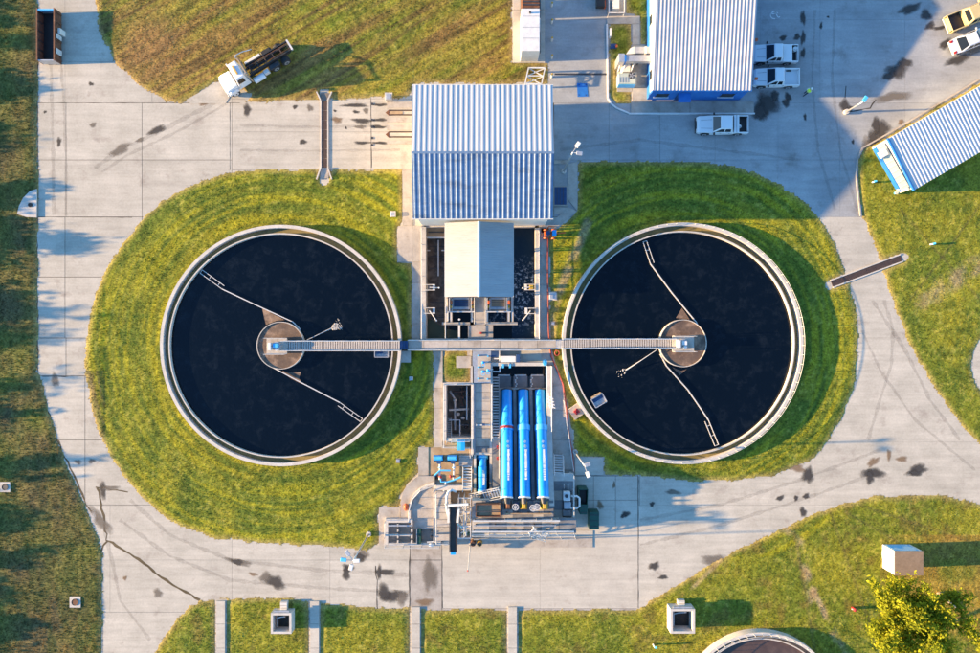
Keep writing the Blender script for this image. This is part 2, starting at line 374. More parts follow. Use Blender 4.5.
# ------------------------------------------------------------------ lawns
L_ISLAND = [(403,169),(330,169.5),(250,170),(225,173),(195,183),(165,199),(140,221),(118,249),(102,276),(92,306),(86,340),(85,370),(90,405),(98,432),(110,456),(124,477),(141,497),(161,515),(186,529),(215,538),(250,542),(300,545),(345,549),(366,551),(379,543),(379,507),(400,507),(401,495),(408,483),(418,475),(418,447),(434,447),(434,345),(412,345),(412,262),(398,262),(398,226),(403,226)]
R_ISLAND = [(578,161),(640,160.5),(690,162),(720,164),(752,171),(782,185),(806,202),(825,225),(840,255),(850,285),(857,312),(859,345),(855,380),(846,410),(831,438),(815,459),(797,466),(770,476),(735,480),(690,481),(640,477),(604,474),(604,457),(575,457),(572,430),(566,400),(556,372),(550,350),(549,235),(560,226),(578,211)]
L_STRIP = [(-300,-220),(38,-220),(38,372),(42,378),(48,410),(61,448),(83,500),(92,520),(103,553),(103,600),(101,653),(99,880),(-300,880)]
TL_FIELD = [(94,-220),(94,0),(99,30),(114,62),(135,83),(166,101),(180,103.5),(190,99),(222,79),(252,95),(243,103),(330,100),(400,98.5),(412,98),(412,84),(470,84),(549,84),(549,63),(513,63),(513,-220)]
R_LAWN = [(877,142),(862,150),(858,160),(857,175),(860,200),(862,218),(875,245),(884,273),(892,300),(905,335),(925,373),(953,416),(985,450),(1260,640),(1260,-80),(985,79)]
B_LAWN = [(153,656),(174,621),(198,600),(240,597),(290,598),(330,604),(412,608),(540,609.5),(638,609),(660,594),(694,574),(741,547),(785,528),(815,513),(870,496),(910,494),(945,495),(980,504),(1260,620),(1260,880),(120,880)]
HVAC_A = [(609,24),(632,24),(632,62),(617,62),(617,90),(632,92),(632,104),(615,104),(609,97)]
HVAC_B = [(626,-60),(651,-60),(651,44),(640,44),(640,15),(626,15)]
PATCH = [(443,351),(470,351),(470,382),(443,382)]
GRASS = [L_ISLAND,R_ISLAND,L_STRIP,TL_FIELD,R_LAWN,B_LAWN,HVAC_A,HVAC_B,PATCH]
def inside(poly, x, y):
    c = np.zeros(x.shape, bool); n = len(poly)
    for i in range(n):
        x0,y0 = poly[i]; x1,y1 = poly[(i+1)%n]
        if y0 == y1: continue
        c ^= ((y0 > y) != (y1 > y)) & (x < (x1-x0)*(y-y0)/(y1-y0)+x0)
    return c
CL = (W(280.5,345.5,1).x, W(280.5,345.5,1).y); CR = (W(683,343.3,1).x, W(683,343.3,1).y)
C3 = (W(762,711,1).x, W(762,711,1).y)
RES = .2; GX = np.arange(-72,72.01,RES); GY = np.arange(-52,52.01,RES)
XX, YY = np.meshgrid(GX, GY); PX = XX*PXM+CX; PY = CY-YY*PXM
jx = (fbm(PX/7,PY/7,5,4)-.5)*5.5; jy = (fbm(PX/7,PY/7,9,4)-.5)*5.5
mask = np.zeros(PX.shape, bool)
for pl in GRASS:
    k = .25 if pl in (PATCH,HVAC_A,HVAC_B) else 1
    mask |= inside(pl, PX+jx*k, PY+jy*k)
def near_seg(x0,y0,x1,y1,w):
    dx,dy=x1-x0,y1-y0; t=np.clip(((PX-x0)*dx+(PY-y0)*dy)/(dx*dx+dy*dy),0,1); return np.hypot(PX-x0-t*dx,PY-y0-t*dy)<w
mask &= ~near_seg(829,285,904,257,4.2); mask &= ~near_seg(324.5,94,324.5,180,5)
for x_ in (216,310,411,508): mask &= ~((PX>x_-.5)&(PX<x_+9.5)&(PY>600))
for c,r in ((CL,12.9),(CR,12.9),(C3,8.3)): mask &= (XX-c[0])**2+(YY-c[1])**2 > r*r
mask &= ~((PX-1015)**2+(PY-365)**2 < 43**2)                       # paved turning circle cut by the right edge
for (a,b,c,d) in ((398,226,424,262),(402,168,412,230),(379,507,402,545),(604,20,608,105)): mask &= ~((PX>a)&(PX<c)&(PY>b)&(PY<d))
def blur(m, n):
    k = np.ones(n)/n
    m = np.apply_along_axis(lambda v: np.convolve(v,k,'same'),0,m.astype(float)); return np.apply_along_axis(lambda v: np.convolve(v,k,'same'),1,m)
edge = np.clip(blur(mask,9),0,1)
def lerp(a,b,t): return a*(1-t)+b*t
def tone(px, py, ed):
    n1 = fbm(px/38,py/38,1,5); n2 = fbm(px/11,py/11,2,4); n3 = fbm(px/3.2,py/3.2,3,3)
    def C(r,g,b): return np.array([r,g,b])
    def mix(c, d, w): return c*(1-w[...,None]) + np.asarray(d)*w[...,None]
    ss = lambda v,a,b: np.clip((v-a)/(b-a),0,1)
    c = np.ones(px.shape+(3,))*C(.082,.098,.010)
    c = mix(c, C(.155,.140,.012), ss(n1,.35,.65)*.8)
    c = mix(c, C(.045,.068,.010), ss(n2,.52,.72)*.6)
    c = mix(c, C(.19,.155,.035), ss(n3,.58,.8)*.5)
    # north-west field: dry, brown, with mower lines running up to the right
    fld = (px>92)&(px<552)&(py<106)
    u = (px*.86-py*.5); v = (px*.5+py*.86)
    st = fbm(u/70,v/3.0,11,3); st2 = fbm(u/120,v/9.0,12,3)
    br = fld*np.clip(.42+1.5*(st2-.45)+.9*(n1-.45)+.2*(300-px)/200,0,.9)
    c = mix(c, C(.150,.088,.028), br); c = mix(c, C(.070,.042,.016), fld*ss(st,.52,.72)*.75); c = mix(c, C(.19,.155,.02), fld*ss(st,.46,.28)*.5)
    c = mix(c, C(.16,.085,.035), fld*ss(1-np.hypot((px-150)/45,(py-45)/40),0,.6)*.55)
    # west verge: rough, dull
    ws = (px<105)&(py>-300)&(px<np.where(py<370,40,108))
    c = mix(c, C(.058,.046,.022), ws*np.clip(.6+1.2*(n1-.4),0,.95)); c = mix(c, C(.04,.05,.012), ws*ss(fbm(px/9,py/50,21,3),.5,.7)*.6)
    # mown rings round the two large tanks
    for cx,cy,lim in ((CL[0]*PXM+CX,CY-CL[1]*PXM,440),(CR[0]*PXM+CX,CY-CR[1]*PXM,862)):
        d = np.hypot(px-cx,py-cy); near = (d<235)&(np.abs(px-cx)<200)&(py>158)&(py<556)&((px<440) if cx<490 else (px>545)&(px<862))
        ang = np.arctan2(py-cy,px-cx)
        rg = fbm(d/3.2+1.5*n1,ang*2.0+10,31,2)
        c = mix(c, C(.17,.155,.008), near*ss(rg,.5,.7)*.75); c = mix(c, C(.05,.072,.008), near*ss(rg,.45,.25)*.8)
    # worn path east of the basin, bare patches, tyre tracks
    def seg(x0,y0,x1,y1,w):
        dx,dy=x1-x0,y1-y0; t=np.clip(((px-x0)*dx+(py-y0)*dy)/(dx*dx+dy*dy),0,1)
        return ss(1-np.hypot(px-x0-t*dx,py-y0-t*dy)/w*(.6+.8*n3),0,.6)
    dirt = C(.235,.17,.10)
    for s_ in ((588,222,556,300,6),(556,300,553,335,5),(800,545,812,600,6),(806,570,835,640,3.5),(800,540,770,520,5),(812,590,850,660,4),(980,262,925,300,12),(690,590,720,560,3)):
        c = mix(c, dirt, seg(*s_)*.6*ss(n2,.3,.6))
    for s_ in ((830,512,880,653,2),(845,512,930,560,1.6),(860,505,980,545,1.6),(795,535,815,653,2),(900,210,980,300,1.5),(910,300,980,205,1.5)):
        c = mix(c, C(.06,.05,.02), seg(*s_)*.5)
    bl = (py>590)|((px>640)&(py>495)&(px<1300))
    c = mix(c, C(.15,.085,.022), bl*ss(n2,.55,.75)*.35)
    brt = (px>880)&(py>535)&(py<640); c = mix(c, C(.17,.095,.022), brt*ss(n1,.3,.6)*.55)
    # dry fringe along the paving
    c = mix(c, C(.22,.155,.06), ss(1-ed,.12,.55)*.75)
    c *= 1.7*(.55+.9*n3)[...,None]
    return c
np.random.seed(4)
hz = .05+.10*(fbm(PX/16,PY/16,41,3)-.4)+.035*(fbm(PX/3.4,PY/3.4,42,2)-.45)+.014*np.random.rand(*PX.shape)
ws_ = (PX<104); hz += .05*ws_*fbm(PX/9,PY/9,43,3)
hz = np.maximum(hz,.012); edge2 = np.clip((blur(mask,7)-.5)*2,0,1); hz = .012+(hz-.012)*edge2
ZZ = np.where(mask, hz, -.06)
TT = tone(PX, PY, edge)
keep = mask[:-1,:-1]|mask[1:,:-1]|mask[:-1,1:]|mask[1:,1:]
ny,nx = PX.shape; idx = np.arange(ny*nx).reshape(ny,nx)
quads = np.stack([idx[:-1,:-1],idx[:-1,1:],idx[1:,1:],idx[1:,:-1]],-1)[keep]
used = np.unique(quads); remap = np.full(ny*nx,-1); remap[used] = np.arange(len(used)); quads = remap[quads]
def fast_mesh(name, vs, loops, nper, cols, material, smooth=False):
    me = bpy.data.meshes.new(name); nf = len(loops)//nper
    me.vertices.add(len(vs)); me.vertices.foreach_set('co', np.ascontiguousarray(vs,dtype=np.float32).ravel())
    me.loops.add(len(loops)); me.loops.foreach_set('vertex_index', np.asarray(loops,dtype=np.int32))
    me.polygons.add(nf); me.polygons.foreach_set('loop_start', np.arange(0,nf*nper,nper,dtype=np.int32))
    a = me.attributes.new('tone','FLOAT_COLOR','POINT'); a.data.foreach_set('color', np.concatenate([cols,np.ones((len(cols),1))],1).astype(np.float32).ravel())
    me.materials.append(M[material]); me.update(calc_edges=True)
    if smooth: me.polygons.foreach_set('use_smooth',[True]*nf)
    o = bpy.data.objects.new(name, me); col.objects.link(o); return o
V = np.stack([XX.ravel(),YY.ravel(),ZZ.ravel()],1)[used]
lawn = struct(fast_mesh('lawn', V, quads.ravel(), 4, TT.reshape(-1,3)[used], 'grass', True))
# blades: low tufts all over the lawns
NT = 330000
tx = np.random.uniform(-56,56,NT); ty = np.random.uniform(-38.5,38.5,NT)
ix = np.clip(((tx-GX[0])/RES).round().astype(int),0,nx-1); iy = np.clip(((ty-GY[0])/RES).round().astype(int),0,ny-1)
ok = mask[iy,ix]; tx,ty,ix,iy = tx[ok],ty[ok],ix[ok],iy[ok]; n_ = len(tx)
tz = ZZ[iy,ix]; tc = TT[iy,ix]; eg = edge2[iy,ix]
rough = fbm((tx*PXM+CX)/20,(CY-ty*PXM)/20,51,3); lush = np.where(tx*PXM+CX<104,1.5,1.0)*np.where((CY-ty*PXM>600),1.2,1.0)
vs=[];cs=[]
for b in range(3):
    a = np.random.uniform(0,2*np.pi,n_); ln = np.random.uniform(.04,.11,n_)*(.6+.8*rough); wd = np.random.uniform(.018,.04,n_)
    ht = np.random.uniform(.02,.065,n_)*(.5+rough)*lush*(.3+.7*eg); ca,sa = np.cos(a),np.sin(a)
    v = np.empty((n_,3,3)); v[:,0]=np.stack([tx-sa*wd,ty+ca*wd,tz-.01],1); v[:,1]=np.stack([tx+sa*wd,ty-ca*wd,tz-.01],1); v[:,2]=np.stack([tx+ca*ln,ty+sa*ln,tz+ht],1)
    br = np.random.uniform(.7,1.5,n_)[:,None]; k = np.repeat((tc*br)[:,None,:],3,1)
    vs.append(v.reshape(-1,3)); cs.append(k.reshape(-1,3))
vs=np.concatenate(vs);cs=np.concatenate(cs)
go = fast_mesh('grass_blades', vs, np.arange(len(vs)), 3, cs, 'grass_blades')
tag(go,'short grass blades growing all over the lawns','grass',kind='stuff')
# ------------------------------------------------------------------ stains, cracks, paint on the paving
_sc = [0]
def stain(px, py, rx, ry, ang=0, m='stain_oil', rag=.35, seed=None):
    _sc[0] += 1; rnd = random.Random(_sc[0]*13 if seed is None else seed); n=28
    c = W(px,py); rx/=PXM; ry/=PXM; ca,sa = math.cos(R(ang)),math.sin(R(ang)); z=.0035+.00005*_sc[0]
    ph=[rnd.uniform(0,6.28) for _ in range(4)]
    vs=[(c.x,c.y,z)]; fa=[1.0]
    for rr,fv in ((.38,.85),(.72,.42),(1.12,-.12)):
        for j in range(n):
            t=2*math.pi*j/n; w=1+rag*(math.sin(2*t+ph[0])*.4+math.sin(3*t+ph[1])*.35+math.sin(5*t+ph[2])*.25)
            x=rx*rr*w*math.cos(t); y=ry*rr*w*math.sin(t); vs.append((c.x+x*ca-y*sa,c.y+x*sa+y*ca,z)); fa.append(fv)
    fs=[(0,1+j,1+(j+1)%n) for j in range(n)]
    for k in range(2):
        for j in range(n): fs.append((1+k*n+j,1+(k+1)*n+j,1+(k+1)*n+(j+1)%n,1+k*n+(j+1)%n))
    me=bpy.data.meshes.new('stain'); me.from_pydata(vs,[],fs); a=me.attributes.new('fade','FLOAT','POINT'); a.data.foreach_set('value',fa); me.materials.append(M[m])
    o=bpy.data.objects.new('stain',me); col.objects.link(o); o.parent=pavement
for s_ in [(157,130,10,4.5,22),(247,110,5,6.5,0),(303,142,4,3.5,0),(295,107,3,2.5,0),(91,84,3,2.5,0),(59,142,3,5,0),(45,112,2,2,0),(93,125,4,3,0,'stain_soft'),
  (205,103,7,3,20,'stain_rust'),(310,108,4,4,0,'stain_soft'),(120,150,14,5,25,'stain_soft'),(140,140,5,2.5,30,'stain_soft'),
  (355,105.5,14,2.6,0),(356,112,4,2,0),(362,121,12,3,0),(360,127,6,2.5,0,'stain_soft'),(362,143,8,2.3,0),(366,111,3,4,0,'stain_soft'),(337,120,6,4,0,'stain_rust'),
  (380,105,8,2,0),(380,120,8,2.3,0),(378,127,9,2.2,0),(380,143,9,2,0),(346,128,1.5,1.5,0),(335,111,2,1.5,0),
  (766,105,14,17,0),(760,112,9,10,0),(775,96,5,6,0),(786,103,4,6,20),(897,71,13,9,30),(905,63,8,6,0),(889,76,8,5,20),(910,9,14,5,25),(926,15,6,7,0),(930,26,7,4,20),
  (881,130,11,11,30),(873,140,8,10,0),(876,125,5,9,0),(845,106,6,8,0),(850,109,4,4,0),(803,18,3,9,0),(803,38,3,8,0),(783,38,4,3.5,0),(797,37,4,4,0),(803,53,3,6,0),(945,44,9,4,35),(958,60,16,5,25),(940,28,8,2.5,10),(975,50,12,5,22,'stain_soft'),
  (828,17,1.5,1.5,0),(821,26,2,4,0),(788,97,4,5,60),(805,117,2,4,0),(853,142,2,2.5,0),(868,150,7,14,0,'stain_soft'),(901,122,4,3,20,'stain_rust'),(893,97,20,6,8,'stain_soft'),
  (275,582,11,8,-30),(265,577,8,5,20,'stain_soft'),(239,562,14,4,-15,'stain_soft'),(237,562,8,3,-15),(253,574,6,2,-15,'stain_rust'),
  (348,568,6,5,0),(346,574,5,7,0),(362,556,9,7,30,'stain_soft'),(360,557,6,5,0),(386,572,10,4,0),(379,572,3,8,0),(392,596,15,7,0),(384,592,8,9,0),(402,598,7,8,0,'stain_soft'),(425,602,9,5,0,'stain_rust'),(430,575,8,20,0,'stain_soft'),
  (808,475,6,11,0),(797,468,9,5,0,'stain_rust'),(806,496,4,3.5,0),(796,498,3,3,0),(803,512,4,6,0),(780,498,5,3,10),(873,473,13,6,0),(870,477,5,8,0),(917,470,13,6,10),(915,473,7,4,0),(873,462,9,4,40,'stain_rust'),(889,455,3,6,0,'stain_rust'),(902,459,6,4,0,'stain_rust'),
  (652,504,3,3,0),(673,492,9,3,0,'stain_soft'),(626,514,5,3.5,30),(623,516,3,2.5,0),(654,566,6,5,30),(663,577,5,3,0),(714,560,16,6,0,'stain_soft'),(600,505,4,5,0,'stain_rust'),(614,485,2,4,0,'stain_rust'),
  (103,490,4,10,0),(110,488,10,3,0,'stain_soft'),(92,461,4,3,0,'stain_soft'),(78,462,4,3,0,'stain_soft'),(55,380,4,9,0,'stain_soft'),(125,578,3,2.5,0,'stain_rust'),(100,520,20,6,-45,'stain_soft'),(158,593,6,5,0,'stain_soft'),(90,520,6,12,0,'stain_pale')]:
    stain(*s_)
_cc=[0]
def crack(pts, w=.5, jit=.8, m='seam', name='crack', fade=None):
    """a narrow open joint or crack in the paving, px"""
    _cc[0]+=1; rnd=random.Random(_cc[0]); P=[]
    for i in range(len(pts)-1):
        (x0,y0),(x1,y1)=pts[i],pts[i+1]; n=max(1,int(math.hypot(x1-x0,y1-y0)/5))
        for k in range(n): t=k/n; P.append((x0+(x1-x0)*t+rnd.uniform(-jit,jit),y0+(y1-y0)*t+rnd.uniform(-jit,jit)))
    P.append(pts[-1]); z=.0025+.00003*_cc[0]; b=MB(); vs=[]
    for i,(x,y) in enumerate(P):
        a=P[max(i-1,0)]; c=P[min(i+1,len(P)-1)]; d=math.hypot(c[0]-a[0],c[1]-a[1]) or 1; nx_,ny_=-(c[1]-a[1])/d,(c[0]-a[0])/d; ww=w*rnd.uniform(.5,1.4)/2
        p=W(x+nx_*ww,y+ny_*ww,0); q=W(x-nx_*ww,y-ny_*ww,0); vs+=[(p.x,p.y,z),(q.x,q.y,z)]
    b.add(vs,[(2*i,2*i+1,2*i+3,2*i+2) for i in range(len(P)-1)]); o=b.build(name,m,pavement)
    if fade is not None: a=o.data.attributes.new('fade','FLOAT','POINT'); a.data.foreach_set('value',[fade]*len(o.data.vertices))
for pts,w,m_,jt in [([(98,487),(103,515),(107,540),(135,557),(165,580),(200,600)],2.2,'dirt',1.2),([(107,540),(101,552)],1.6,'dirt',.8),([(96,487),(128,492)],1.0,'dirt',.8),([(46,400),(50,420),(62,452),(75,478),(86,505),(98,520)],1.8,'dirt',1.2),
  ([(38,170),(37,260),(38,372)],1.2,'dirt',.6),([(38,62),(37,120),(38,170)],1.0,'dirt',.6),([(410,546),(409,610)],.9,'seam',.5),([(376,565),(378,612)],1.0,'seam',.7),([(442,548),(442.5,608)],.6,'seam',.15),
  ([(845,98),(846,86)],.7,'seam',.5),([(850,112),(870,108),(876,100)],1.0,'seam',.5),([(230,103),(230,170)],.5,'seam',.1),([(371,99),(371.5,168)],.6,'seam',.15),([(38,217),(132,217.5)],.6,'seam',.1),([(42,376.5),(86,376)],.7,'seam',.3),([(38,103),(240,103)],.6,'seam',.15),([(638.3,476),(638.3,608)],.7,'seam',.15)]:
    crack(pts,w,jt,m_)
for pts,w in [([(95,168),(120,150),(150,136),(185,118),(215,103)],2.5),([(102,172),(128,155),(160,140),(192,124),(226,104)],2),([(60,15),(61,60),(64,103),(66,160),(66,215)],2),([(50,10),(51,60),(53,150),(54,215)],2),([(884,300),(893,330),(891,365),(880,400),(868,440)],2),([(872,300),(905,350),(930,400),(960,440)],2),([(862,330),(880,370),(915,420),(975,470)],1.6),([(640,520),(720,505),(800,480),(880,450)],2),([(640,545),(720,525),(800,500),(880,472)],2),([(130,500),(170,535),(230,560),(320,570),(410,575)],2.2),([(120,520),(170,556),(230,580),(320,588),(410,592)],2.2),([(560,150),(640,140),(720,150),(800,160)],2),([(815,10),(812,80),(818,150),(835,210)],1.6),([(835,10),(832,80),(840,150),(858,212)],1.6),([(240,125),(300,127),(400,126)],1.5),([(240,150),(300,151),(400,150)],1.5),([(150,640),(120,600),(112,560),(104,530)],2)]:
    crack(pts,w*1.6,.3,'tyre_mark','tyre_mark',.33)
# accessible-parking mark, painted white
pm = MB(); z=.006
def pw(px,py): v=W(px,py); return (v.x,v.y,z+.006)
for a,b in (((770,14),(776,14)),((776,14),(778,17.5)),((776,11),(775,14.5)),((778,17.5),(780,17)),((772,11.5),(776,11.5))): pm.bar(pw(*a),pw(*b),.1,.004)
for j in range(12):
    t0=math.pi*(.45+1.35*j/12); t1=math.pi*(.45+1.35*(j+1)/12)
    pm.bar(pw(774.5+4*math.cos(t0),15.5+3.5*math.sin(t0)),pw(774.5+4*math.cos(t1),15.5+3.5*math.sin(t1)),.1,.004)
pm.build('painted_symbol','white_paint',pavement)
# ------------------------------------------------------------------ shared builders
def handrail(label, pts, h=1.05, step=1.7, mid=True, r=.028, name='handrail', m='rail_metal', cat='railing', group=None, parent=None):
    """pts = world points along the foot of the rail"""
    pts=[Vector(p) for p in pts]
    t = parent or thing(name,label,cat,pts[0],0,group)
    up=Vector((0,0,h))
    MB().tube([p+up for p in pts],r*1.15,6).build('top_rail',m,t)
    if mid: MB().tube([p+up*.52 for p in pts],r*.9,5).build('middle_rail',m,t)
    done=[]
    for i in range(len(pts)-1):
        n=max(1,int(round((pts[i+1]-pts[i]).length/step)))
        for k in range(n+1):
            p=pts[i].lerp(pts[i+1],k/n)
            if any((p-q).length<.3 for q in done): continue
            done.append(p); MB().bar(p,p+up,r*2,r*2).build('post',m,t)
    return t
def prail(label, pxs, z, **k): return handrail(label,[W(a,b,z) for a,b in pxs],**k)
def corr(mb, O, U, V, ribs, h=.045, wide=.34):
    O,U,V=Vector(O),Vector(U),Vector(V); N=U.cross(V).normalized()
    if N.z<0: N=-N
    prof=[]
    for i in range(ribs):
        a=i/ribs; p=1/ribs; s0=(1-wide)/2*p
        prof+=[(a,0),(a+s0,0),(a+s0+.07*p,h),(a+p-s0-.07*p,h),(a+p-s0,0)]
    prof.append((1,0)); vs=[]
    for u,hh in prof: q=O+U*u+N*hh; vs+=[q,q+V]
    mb.add(vs,[(2*i,2*i+2,2*i+3,2*i+1) for i in range(len(prof)-1)]); return mb
def ringpts(c,r,z,a0,a1,n): return [Vector((c[0]+r*math.cos(R(a0+(a1-a0)*i/n)),c[1]+r*math.sin(R(a0+(a1-a0)*i/n)),z)) for i in range(n+1)]

# ------------------------------------------------------------------ the two large settling tanks
WL=.50
def tank(c, label, water_label, side):
    t = thing('settling_tank',label,'tank',(c[0],c[1],0),0,'large round settling tanks')
    MB().lathe(c[0],c[1],[(13.22,-.1),(13.22,1.0),(12.88,1.0),(12.88,-.1)],160).build('outer_wall','wall_concrete',t,smooth=True,auto=40)
    MB().lathe(c[0],c[1],[(12.86,.1),(12.86,.40),(12.33,.40),(12.33,.1)],160).build('overflow_channel','algae',t,smooth=True,auto=40)
    MB().lathe(c[0],c[1],[(12.32,.0),(12.32,.92),(12.19,.92),(12.19,.0)],160).build('weir_wall','wall_concrete',t,smooth=True,auto=40)
    MB().disc(c[0],c[1],12.84,.06,96).build('tank_floor','dark_concrete',t)
    w = MB().disc(c[0],c[1],12.2,WL,128).build('water','water_dark'); struct(w)
    fw = MB().lathe(c[0],c[1],[(2.60,.2),(2.60,1.05),(2.53,1.05),(2.53,.2)],72).build('feed_well','wall_concrete',t,smooth=True,auto=40)
    MB().disc(c[0],c[1],2.525,.93,72).build('scum_layer','scum',fw)
    return t
tankL = tank(CL,'round settling tank with dark water on the left of the pump plant','dark water',-1)
tankR = tank(CR,'round settling tank with dark water on the right of the pump plant','dark water',1)
def arm(t, pts, zz=.66):
    P=[W(a,b,zz) for a,b in pts]
    o=MB().bar(P[0],P[1],.06,.1)
    for i in range(1,len(P)-1): o.bar(P[i],P[i+1],.10,.12)
    a_=o.build('skimmer_arm','rail_metal',t)
    d=(P[1]-P[0]); n=Vector((-d.y,d.x,0)).normalized(); s=MB()
    for k in (0,.42): s.bar(P[0]+n*k-Vector((0,0,.03)),P[1]+n*k-Vector((0,0,.03)),.06,.08)
    for k in range(3): q=P[0].lerp(P[1],k/2.5)-Vector((0,0,.03)); s.bar(q,q+n*.42,.05,.06)
    s.build('skimmer_blade','rail_metal',a_)
arm(tankL,[(200,273),(222,289),(256,305),(293,322),(301,330)]); arm(tankL,[(362.5,418.5),(340,402.5),(306,385),(273,367.5),(263,359)])
arm(tankR,[(643,242),(650.5,264),(672,293),(696,322),(702,334)]); arm(tankR,[(718.5,444.5),(708.5,420),(688,390),(666.5,366),(660,354)])
def scum_patch(pts,t): MB().pprism(pts,WL-.05,WL+.012).build('scum_patch','scum',t)
scum_patch([(262,307),(275,315),(285,320),(276,321),(266,325),(264,317)],tankL); scum_patch([(291,372),(282,371),(290,378),(302,384),(299,378),(301,372)],tankL)
scum_patch([(682,308),(690,320),(676,318),(679,313)],tankR); scum_patch([(672,367),(680,375),(687,369),(681,371)],tankR)
def spray(t,a,b,foam):
    p=W(*a,1.3); q=W(*b,.75); n=MB().tube([p,p.lerp(q,.5)+Vector((0,0,.15)),q],[.03,.04,.07],6).build('spray_pipe','rail_metal',t)
    rnd=random.Random(5); f=MB()
    for i in range(foam):
        dx=(q-p).normalized(); r=rnd.uniform(0,1.1); s=Vector((-dx.y,dx.x,0))*rnd.uniform(-.5,.5)*(.3+r); c=Vector((q.x,q.y,WL+.01))+Vector((dx.x,dx.y,0))*r+s
        rr=rnd.uniform(.02,.09)*(1.4-r*.6); f.ell(c,rr,rr*rnd.uniform(.6,1.4),.03,6,4)
    if foam: f.build('splash_foam','foam_white',n)['kind']='stuff'
spray(tankL,(307,340),(331.5,328.5),110); spray(tankR,(656.5,350),(626,370),14)
# skimmer trough boxes at the rim
def trough(t,px,py,w,l,rot):
    c=W(px,py,.9); o=MB(); ca,sa=math.cos(R(rot)),math.sin(R(rot))
    def L(x,y,z): return (c.x+x*ca-y*sa,c.y+x*sa+y*ca,z)
    for x0,y0,x1,y1,z in ((-l/2,-w/2,l/2,-w/2,.9),(-l/2,w/2,l/2,w/2,.9),(-l/2,-w/2,-l/2,w/2,.9),(l/2,-w/2,l/2,w/2,.9)): o.bar(L(x0,y0,z-.15),L(x1,y1,z-.15),.08,.4)
    o.bar(L(-l/2,0,.62),L(l/2,0,.62),w*.9,.05); b=o.build('scum_trough','galv',t)
    MB().bar(L(-l/2+.1,w*.18,.72),L(l/2-.1,w*.18,.72),w*.3,.1).build('trough_gate','navy_cover',b); MB().bar(L(-l/2+.1,w*.62,.8),L(l/2-.1,w*.62,.8),.16,.12).build('trough_lip','tan_concrete',b)
trough(tankR,599,400.5,1.05,1.4,30); trough(tankL,381.5,354,.7,1.5,0)
# guard rail round the east tank
handrail('low pipe railing round the rim of the right settling tank',ringpts(CR,13.1,1.0,-158,165,72),h=.55,mid=False,r=.02,step=1.2,name='tank_railing')
# access bridges
def bridge(label,c,px0,px1,py0,py1,plat,motor):
    z=1.45; a=W(px0,py0,z); b=W(px1,py1,z); y1,y0=a.y,b.y; xa,xb=min(a.x,b.x),max(a.x,b.x)
    t=thing('access_bridge',label,'footbridge',((xa+xb)/2,(y0+y1)/2,0))
    for y in (y0,y1): MB().box(xa,y-.06,xb,y+.06,z-.35,z+.12).build('side_beam','rail_metal',t)
    g_=MB(); n=int((xb-xa)/.24)
    for i in range(n): x=xa+(xb-xa)*(i+.5)/n; g_.box(x-.085,y0+.065,x+.085,y1-.065,z-.05,z)
    for k in range(1,4): y=y0+(y1-y0)*k/4; g_.box(xa,y-.02,xb,y+.02,z-.09,z-.052)
    g_.build('deck_grating','grating',t)['kind']='stuff'
    for i in range(9): x=xa+.3+(xb-xa-.6)*i/8; MB().box(x-.05,y0+.07,x+.05,y1-.07,z-.30,z-.20).build('cross_beam','galv',t)
    for y in (y0,y1): handrail('',[(xa,y,z+.1),(xb,y,z+.1)],parent=t,step=2.0,r=.024)
    p=W(plat[0],plat[1],z+.06); q=W(plat[2],plat[3],z+.06)
    pf=MB().box(p.x,q.y,q.x,p.y,z-.1,z+.06).build('drive_platform','walk_concrete',t)
    handrail('',[(p.x,p.y,z+.06),(q.x,p.y,z+.06)],parent=t,r=.022); handrail('',[(p.x,q.y,z+.06),(q.x,q.y,z+.06)],parent=t,r=.022)
    m=W(motor[0],motor[1],z+.5)
    d=MB().cyl(m.x,m.y,.42,z+.06,z+.35,20).build('drive_turntable','galv',t)
    MB().box(m.x-.28,m.y-.22,m.x+.28,m.y+.22,z+.35,z+.8).build('gearbox','pump_blue_light' if c is CL else 'white_paint',d,bevel=.04)
    MB().cyl(m.x+.1,m.y-.42,.16,z+.1,z+.75,12).build('motor','white_paint',d); MB().box(m.x-.75,m.y-.5,m.x-.45,m.y+.3,z+.06,z+.9).build('control_box','white_paint',d,bevel=.02)
    MB().cyl(c[0],c[1],.22,0,z-.1,16).build('center_column','galv',t)
    return t
bridge('grated access bridge reaching over the left settling tank to its centre drive',CL,284,400,341,350.5,(266.6,338,287,354),(276,345.5))
bridge('grated access bridge reaching over the right settling tank to its centre drive',CR,562,676,339,348.3,(672.5,336,694,351.5),(684,343))
# small brown tank cut by the lower edge
t=thing('thickener_tank','small round tank of brown sludge cut off by the lower edge','tank',(C3[0],C3[1],0))
MB().lathe(C3[0],C3[1],[(8.62,-.1),(8.62,1.0),(8.30,1.0),(8.30,-.1)],120).build('outer_wall','wall_concrete',t,smooth=True,auto=40)
MB().lathe(C3[0],C3[1],[(8.28,.2),(8.28,.55),(7.9,.55),(7.9,.2)],120).build('overflow_channel','dark_concrete',t,smooth=True,auto=40)
MB().lathe(C3[0],C3[1],[(7.9,.1),(7.9,.85),(7.8,.85),(7.8,.1)],120).build('weir_wall','wall_concrete',t,smooth=True,auto=40)
struct(MB().disc(C3[0],C3[1],7.85,.5,96).build('sludge_surface','sludge_brown'))
handrail('white pipe railing round the small brown sludge tank',ringpts(C3,8.45,1.0,0,360,60),h=.6,mid=False,r=.02,step=1.3,name='tank_railing')

